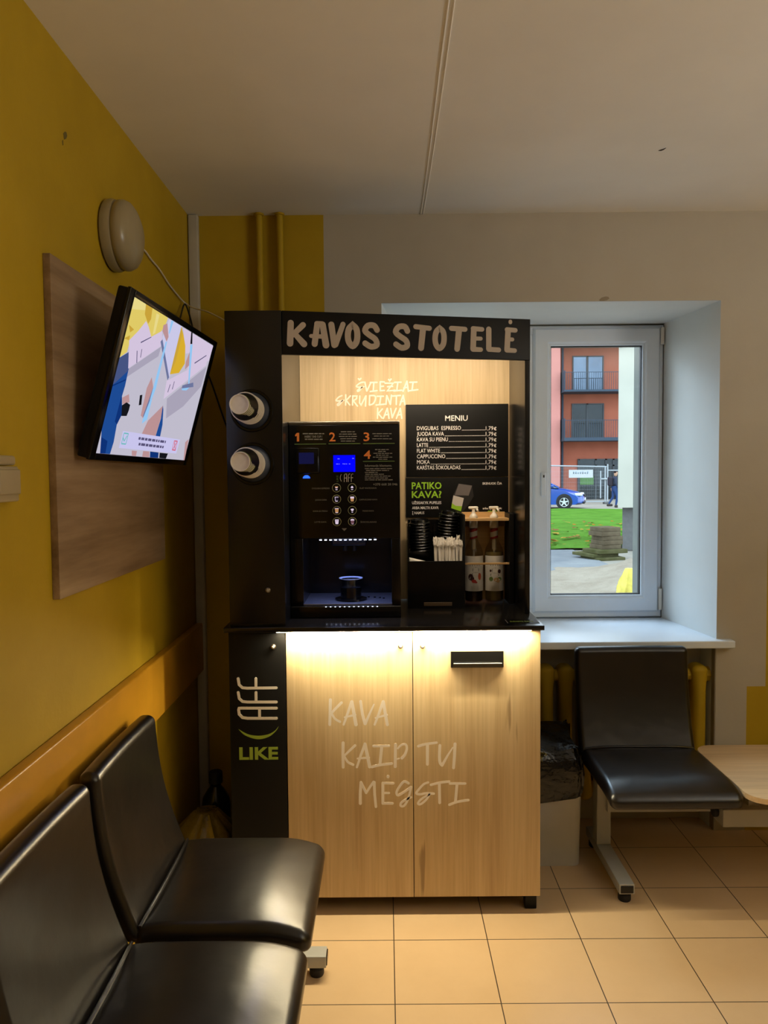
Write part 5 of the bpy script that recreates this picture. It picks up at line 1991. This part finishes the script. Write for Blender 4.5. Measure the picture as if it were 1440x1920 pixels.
BY = 48.0
mb = MB()
mb.box((-24, BY, GZ - 0.1), (22, BY + 10, 13.5))
mb.build('wall', M_BRICK, bd)
mb = MB()
mb.box((fx(1000), BY - 0.9, GZ - 0.1), (fx(1045), BY + 0.1, 13.5))
mb.build('pilaster', M_PINK, bd)
for (px0, px1, y0, y1, m) in ((1073, 1131, 675, 742, M_WINB), (1072, 1132, 763, 828, M_WIND)):
    mb = MB()
    x0, x1, z0, z1 = fx(px0), fx(px1), fz(y1), fz(y0)
    rect_frame(mb, x0, x1, z0, z1, 0.07, BY - 0.08, BY + 0.02, r=0)
    mb.box(((x0 + x1) / 2 - 0.10, BY - 0.08, z0), ((x0 + x1) / 2 + 0.02, BY + 0.02, z1))
    w = mb.build('window', M_DKFRAME, bd)
    mb = MB()
    mb.box((x0 + 0.05, BY - 0.03, z0 + 0.05), (x1 - 0.05, BY - 0.01, z1 - 0.05))
    mb.build('pane', m, w)
mb = MB()
x0, x1, z0, z1 = fx(1085), fx(1190), GZ, fz(866)
mb.box((x0, BY - 0.06, z0), (x1, BY - 0.005, z1))
e = mb.build('entrance_glazing', M_WIND, bd)
mb = MB()
for px in (1085, 1117, 1136, 1150):
    mb.box((fx(px) - 0.06, BY - 0.12, z0), (fx(px) + 0.06, BY - 0.02, z1))
mb.box((x0, BY - 0.12, z1 - 0.45), (x1, BY - 0.02, z1 - 0.37))
mb.box((x0, BY - 0.12, z1 - 0.08), (x1, BY - 0.02, z1))
mb.build('entrance_frame', M_DKFRAME, e)
mb = MB()
mb.box((fx(1088), BY - 0.09, fz(914)), (fx(1113), BY - 0.07, fz(898)))
mb.build('green_poster', plain('green_poster', (76, 120, 56), 0.6), e)
mb = MB()
mb.cyl((fx(1054), BY - 0.15, GZ), (fx(1054), BY - 0.15, 13.4), 0.07, seg=10)
mb.build('downpipe', M_ANTH, bd)
for (yt, yb_) in ((742, 745.5), (828, 834), (653, 660)):
    mb = MB()
    mb.box((fx(1047.5), BY - 1.6, fz(yb_)), (fx(1190), BY, fz(yt)))
    bal = mb.build('balcony', M_ANTH, bd)
    zr0, zr1 = fz(yt), fz(yt) + 1.05
    mb = MB()
    xa, xb = fx(1049), fx(1188)
    mb.box((xa, BY - 1.58, zr1 - 0.03), (xb, BY - 1.54, zr1))
    n = int((xb - xa) / 0.13)
    for k in range(n + 1):
        x = xa + (xb - xa) * k / n
        mb.box((x - 0.01, BY - 1.57, zr0), (x + 0.01, BY - 1.55, zr1))
    mb.build('railing', M_ANTH, bal)
    mb = MB()
    mb.box((xa - 0.03, BY - 1.56, zr0), (xa + 0.02, BY - 0.1, zr1 + 0.1))
    mb.build('side_screen', M_ANTH, bal)

# construction fence with a notice board
fen = thing('site_fence', 'light metal site fence with white notice board before the red building', 'fence', (9, 41, GZ))
M_GALV = plain('galvanised_tube', (160, 168, 174), 0.4, vary=0.03)
KF = 41 / 1447.33


def gxx(px):
    return (px - 724.0) * KF


mb = MB()
zt_ = GZ + 2.02
mb.cyl((gxx(990), 41, zt_ + 0.05), (gxx(1138), 41, zt_ - 0.05), 0.035, seg=8)
mb.cyl((gxx(990), 41, GZ + 0.12), (gxx(1138), 41, GZ + 0.12), 0.03, seg=8)
mb.cyl((gxx(1141), 41.1, zt_ - 0.25), (gxx(1200), 41.1, zt_ - 0.25), 0.03, seg=8)
mb.cyl((gxx(1127), 40.9, zt_ - 0.7), (gxx(1140), 40.9, zt_ - 0.7), 0.04, seg=8)
mb.build('rail', M_GALV, fen)
for px, h0, h1 in ((1127, 0.3, 1.75), (1135.5, 0.0, 2.0), (1140, 0.0, 2.1), (1196, 0, 1.95), (995, 0, 2.05)):
    mb = MB()
    mb.cyl((gxx(px), 41, GZ + h0), (gxx(px), 41, GZ + h1), 0.04, seg=8)
    mb.build('post', M_GALV, fen)
mb = MB()
xa, xb = gxx(995), gxx(1135)
for k in range(61):
    x = xa + (xb - xa) * k / 60
    mb.cyl((x, 41, GZ + 0.12), (x, 41, zt_ - 0.03), 0.003, seg=4, caps=False)
for k in range(10):
    mb.cyl((xa, 41, GZ + 0.2 + k * 0.19), (xb, 41, GZ + 0.2 + k * 0.19), 0.003, seg=4, caps=False)
mb.build('mesh_panel', M_GALV, fen)
mb = MB()
mb.box((gxx(1067), 40.93, 1.4985 + (889 - 900.5) * KF), (gxx(1112), 40.96, 1.4985 + (889 - 885.5) * KF))
nb = mb.build('notice_board', plain('white_notice', (186, 190, 192), 0.6, spec=0.05), fen)
mb = MB()
rr = random.Random(8)
for i in range(7):
    x = gxx(1075 + i * 4.3)
    z = 1.4985 + (889 - 893) * KF
    mb.box((x, 40.925, z), (x + 0.07, 40.93, z + rr.uniform(0.07, 0.12)))
    mb.box((x, 40.925, z), (x + 0.03, 40.93, z + 0.14 if i in (0, 4) else z + 0.05))
mb.build('lettering', plain('faded_blue_letters', (140, 156, 170), 0.6), nb)
mb = MB()
mb.box((gxx(1133), 40.8, GZ - 0.01), (gxx(1143), 41.2, GZ + 0.12), r=0.02)
mb.build('base_block', M_PLINTH, fen)

# blue car
CARM = Matrix.Translation((8.25, 36.7, GZ - 0.012)) @ Matrix.Rotation(-0.30, 4, 'Z')
car = thing('car', 'blue hatchback parked at the street edge behind the lawn', 'car', (8.25, 36.7, GZ))
M_CARB = plain('blue_car_paint', (10, 68, 160), 0.2, vary=0.02, coat=0.6)
M_CARG = plain('car_glass', (86, 98, 108), 0.05, metal=0.5, vary=0.05)
M_TYRE = plain('tyre', (26, 26, 28), 0.8)
# side outline, x forward (front bumper near x=+1.2), z up
prof = [(-3.0, 0.30), (-3.02, 0.75), (-2.9, 1.02), (-2.75, 1.05), (-0.35, 1.02), (0.30, 0.93), (0.85, 0.80), (1.12, 0.68), (1.20, 0.52), (1.19, 0.28), (1.05, 0.20), (-2.85, 0.20)]
mb = MB()
NS = 9
secs = []
for j in range(NS):
    v = -1 + 2 * j / (NS - 1)
    yv = 0.87 * v
    sec = []
    for (x, z) in prof:
        fxx = x - (0.28 * abs(v) ** 3 if x > 0.6 else 0) + (0.2 * abs(v) ** 3 if x < -2.5 else 0)
        fzz = z - (0.08 * abs(v) ** 4 if z > 0.6 else 0)
        sec.append((fxx, yv, fzz))
    secs.append(sec)
npf = len(prof)
vs = [p for s_ in secs for p in s_]
fs = [(j * npf + i, j * npf + (i + 1) % npf, (j + 1) * npf + (i + 1) % npf, (j + 1) * npf + i) for j in range(NS - 1) for i in range(npf)]
fs += [tuple(range(npf)), tuple(reversed(range((NS - 1) * npf, NS * npf)))]
mb.add(vs, fs, 0, CARM)
body = mb.build('body', M_CARB, car, smooth=0.7)
mb = MB()
cab = [(-2.75, 1.03), (-2.45, 1.38), (-1.9, 1.47), (-1.1, 1.46), (-0.75, 1.38), (0.02, 1.0)]
secs = []
for j in range(7):
    v = -1 + 2 * j / 6
    secs.append([(x, 0.80 * v * (1 - 0.28 * max(0, z - 1.0) / 0.45), z - 0.03 * v * v) for x, z in cab])
n6 = len(cab)
vs = [p for s_ in secs for p in s_]
fs = [(j * n6 + i, j * n6 + i + 1, (j + 1) * n6 + i + 1, (j + 1) * n6 + i) for j in range(6) for i in range(n6 - 1)] + [tuple(range(n6)), tuple(reversed(range(6 * n6, 7 * n6)))]
mi = []
mb.add(vs, fs, 0, CARM)
mb.build('greenhouse', M_CARG, car, smooth=0.5)
mb = MB()
secs = []
for j in range(7):
    v = -1 + 2 * j / 6
    secs.append([(x, 0.62 * v, z - 0.03 * v * v + 0.006) for x, z in ((-2.3, 1.41), (-1.9, 1.475), (-1.1, 1.468), (-0.82, 1.405))])
vs = [p for s_ in secs for p in s_]
mb.add(vs, [(j * 4 + i, j * 4 + i + 1, (j + 1) * 4 + i + 1, (j + 1) * 4 + i) for j in range(6) for i in range(3)], 0, CARM)
mb.tube([CARM @ Vector(p) for p in ((0.04, -0.79, 0.99), (-0.74, -0.62, 1.38), (-1.1, -0.58, 1.45))], 0.035, 6)
mb.build('roof', M_CARB, car)
M_ALLOY = plain('silver_alloy', (210, 216, 220), 0.3, metal=0.6)
for (x, y) in ((0.30, -0.80), (-2.25, -0.80), (0.30, 0.80), (-2.25, 0.80)):
    WM = CARM @ frame((x, y, 0.315), (1, 0, 0), (0, 0, 1) if y < 0 else (0, 0, -1))
    mb = MB()
    mb.lathe([(0.20, -0.10), (0.30, -0.10), (0.315, -0.07), (0.315, 0.07), (0.30, 0.10), (0.215, 0.10)], WM, 28, caps=True)
    wh = mb.build('wheel', M_TYRE, car)
    mb = MB()
    mb.lathe([(0.215, 0.095), (0.205, 0.105), (0.19, 0.10)], WM, 28, caps=False)
    for k in range(5):
        t = PI / 2 + 2 * PI * k / 5
        c_, s_ = math.cos(t), math.sin(t)
        mb.prism([(0.03 * c_ - 0.035 * s_, 0.03 * s_ + 0.035 * c_), (0.03 * c_ + 0.035 * s_, 0.03 * s_ - 0.035 * c_), (0.2 * c_ + 0.025 * s_, 0.2 * s_ - 0.025 * c_), (0.2 * c_ - 0.025 * s_, 0.2 * s_ + 0.025 * c_)], 0.100, 0.115, 0, WM)
    mb.lathe([(0.05, 0.10), (0.05, 0.12)], WM, 16)
    mb.build('rim', M_ALLOY, wh)
mb = MB()
mb.lathe([(0.37, 0.0), (0.37, 0.012)], CARM @ frame((0.30, -0.868, 0.335), (1, 0, 0), (0, 0, 1)), 28)
mb.build('wheel_arch', M_RUBBER, car)
for sgn in (-1, 1):
    mb = MB()
    LMx = CARM @ Matrix.Translation((0.93, 0.62 * sgn, 0.66)) @ Matrix.Rotation(0.4 * -sgn, 4, 'Z')
    mb.box((-0.20, -0.17, -0.06), (0.15, 0.17, 0.08), 0, LMx, r=0.05, k=3)
    mb.build('headlight', plain('headlight_glass', (214, 226, 236), 0.1), car)
mb = MB()
mb.box((1.10, -0.30, 0.57), (1.20, 0.30, 0.66), 0, CARM, r=0.02)
mb.box((1.10, -0.55, 0.24), (1.205, 0.55, 0.34), 0, CARM, r=0.02)
mb.build('grille', M_RUBBER, car)
mb = MB()
mb.box((1.18, -0.26, 0.40), (1.225, 0.26, 0.51), 0, CARM, r=0.005)
mb.build('number_plate', plain('white_plate', (230, 234, 236), 0.4), car)
mb = MB()
mb.box((-0.35, -0.98, 1.0), (-0.18, -0.86, 1.12), 0, CARM, r=0.04, k=3)
mb.build('mirror', M_CARB, car)

# pedestrian beyond the lawn
PXX, PYY = 10.93, 36.9
per = thing('person', 'person in dark jacket and blue jeans walking away with a dark backpack', 'person', (PXX, PYY, GZ))


def skin_body(name, nodes, edges, mat, parent, root_i=0, sub=2):
    me = bpy.data.meshes.new(name)
    W = WORLD[parent.name]
    inv = W.inverted()
    me.from_pydata([inv @ Vector(n[:3]) for n in nodes], edges, [])
    me.materials.append(mat)
    o = bpy.data.objects.new(name, me)
    COL.objects.link(o)
    o.parent = parent
    WORLD[o.name] = W
    md_ = o.modifiers.new('skin', 'SKIN')
    sv = me.skin_vertices[0].data
    for i, n in enumerate(nodes):
        sv[i].radius = (n[3], n[4] if len(n) > 4 else n[3])
        sv[i].use_root = (i == root_i)
    md_.use_smooth_shade = True
    s2 = o.modifiers.new('subdivision', 'SUBSURF')
    s2.levels = sub
    s2.render_levels = sub
    return o


def P_(x, y, z, r, r2=None):
    return (PXX + x, PYY + y, GZ - 0.012 + z, r, r2 if r2 else r)


# jeans: both legs mid-stride, one continuous surface; facing +x and slightly away
legs = [P_(0, 0, 0.95, 0.15, 0.13), P_(0.03, -0.09, 0.86, 0.095), P_(0.12, -0.09, 0.50, 0.065), P_(0.05, -0.09, 0.10, 0.045),
        P_(-0.02, 0.09, 0.86, 0.095), P_(-0.03, 0.09, 0.50, 0.065), P_(-0.24, 0.09, 0.16, 0.045), P_(0, 0, 1.06, 0.14, 0.12)]
skin_body('trousers', legs, [(0, 1), (1, 2), (2, 3), (0, 4), (4, 5), (5, 6), (0, 7)], plain('blue_jeans', (52, 74, 120), 0.9, spec=0.05), per)
top = [P_(0.0, 0, 1.03, 0.15, 0.12), P_(0.01, 0, 1.20, 0.16, 0.12), P_(0.03, 0, 1.40, 0.17, 0.12), P_(0.04, 0, 1.49, 0.07),
       P_(0.03, -0.19, 1.42, 0.06), P_(0.0, -0.24, 1.16, 0.05), P_(0.12, -0.22, 0.93, 0.04), P_(0.03, 0.19, 1.42, 0.06), P_(0.06, 0.24, 1.16, 0.05), P_(-0.06, 0.24, 0.93, 0.04)]
skin_body('jacket', top, [(0, 1), (1, 2), (2, 3), (2, 4), (4, 5), (5, 6), (2, 7), (7, 8), (8, 9)], plain('dark_jacket', (60, 66, 84), 0.9, spec=0.05), per)
hd_ = [P_(0.04, 0, 1.48, 0.055), P_(0.06, 0, 1.57, 0.08, 0.085), P_(0.07, 0, 1.66, 0.09, 0.10), P_(0.06, 0, 1.72, 0.06)]
skin_body('head', hd_, [(0, 1), (1, 2), (2, 3)], plain('skin_tone', (196, 150, 124), 0.7), per)
hr_ = [P_(0.02, 0, 1.62, 0.085), P_(0.04, 0, 1.70, 0.095), P_(0.06, 0, 1.74, 0.06)]
skin_body('hair', hr_, [(0, 1), (1, 2)], plain('dark_hair', (44, 38, 40), 0.8, spec=0.05), per)
mb = MB()
mb.box((PXX - 0.30, PYY - 0.16, GZ + 1.02), (PXX - 0.10, PYY + 0.16, GZ + 1.46), r=0.07, k=3)
mb.build('backpack', plain('dark_backpack', (58, 54, 62), 0.8, spec=0.05), per)
for (dx, dy, dz) in ((0.08, -0.09, 0.0), (-0.24, 0.09, 0.05)):
    mb = MB()
    mb.box((PXX + dx - 0.09, PYY + dy - 0.05, GZ - 0.01 + dz), (PXX + dx + 0.19, PYY + dy + 0.05, GZ + 0.11 + dz), r=0.04, k=3)
    mb.build('shoe', plain('dark_shoe', (70, 64, 62), 0.8, spec=0.05), per)
for (dx, dy, z) in ((0.14, -0.22, 0.86), (-0.08, 0.24, 0.86)):
    nodes = [P_(dx, dy, z + 0.07, 0.03), P_(dx + 0.01, dy, z, 0.04, 0.025), P_(dx + 0.02, dy - 0.02, z - 0.09, 0.01), P_(dx + 0.03, dy, z - 0.10, 0.01), P_(dx + 0.02, dy + 0.02, z - 0.09, 0.01), P_(dx + 0.05, dy, z - 0.04, 0.011)]
    skin_body('hand', nodes, [(0, 1), (1, 2), (1, 3), (1, 4), (1, 5)], bpy.data.materials['skin_tone'], per, 0, 1)
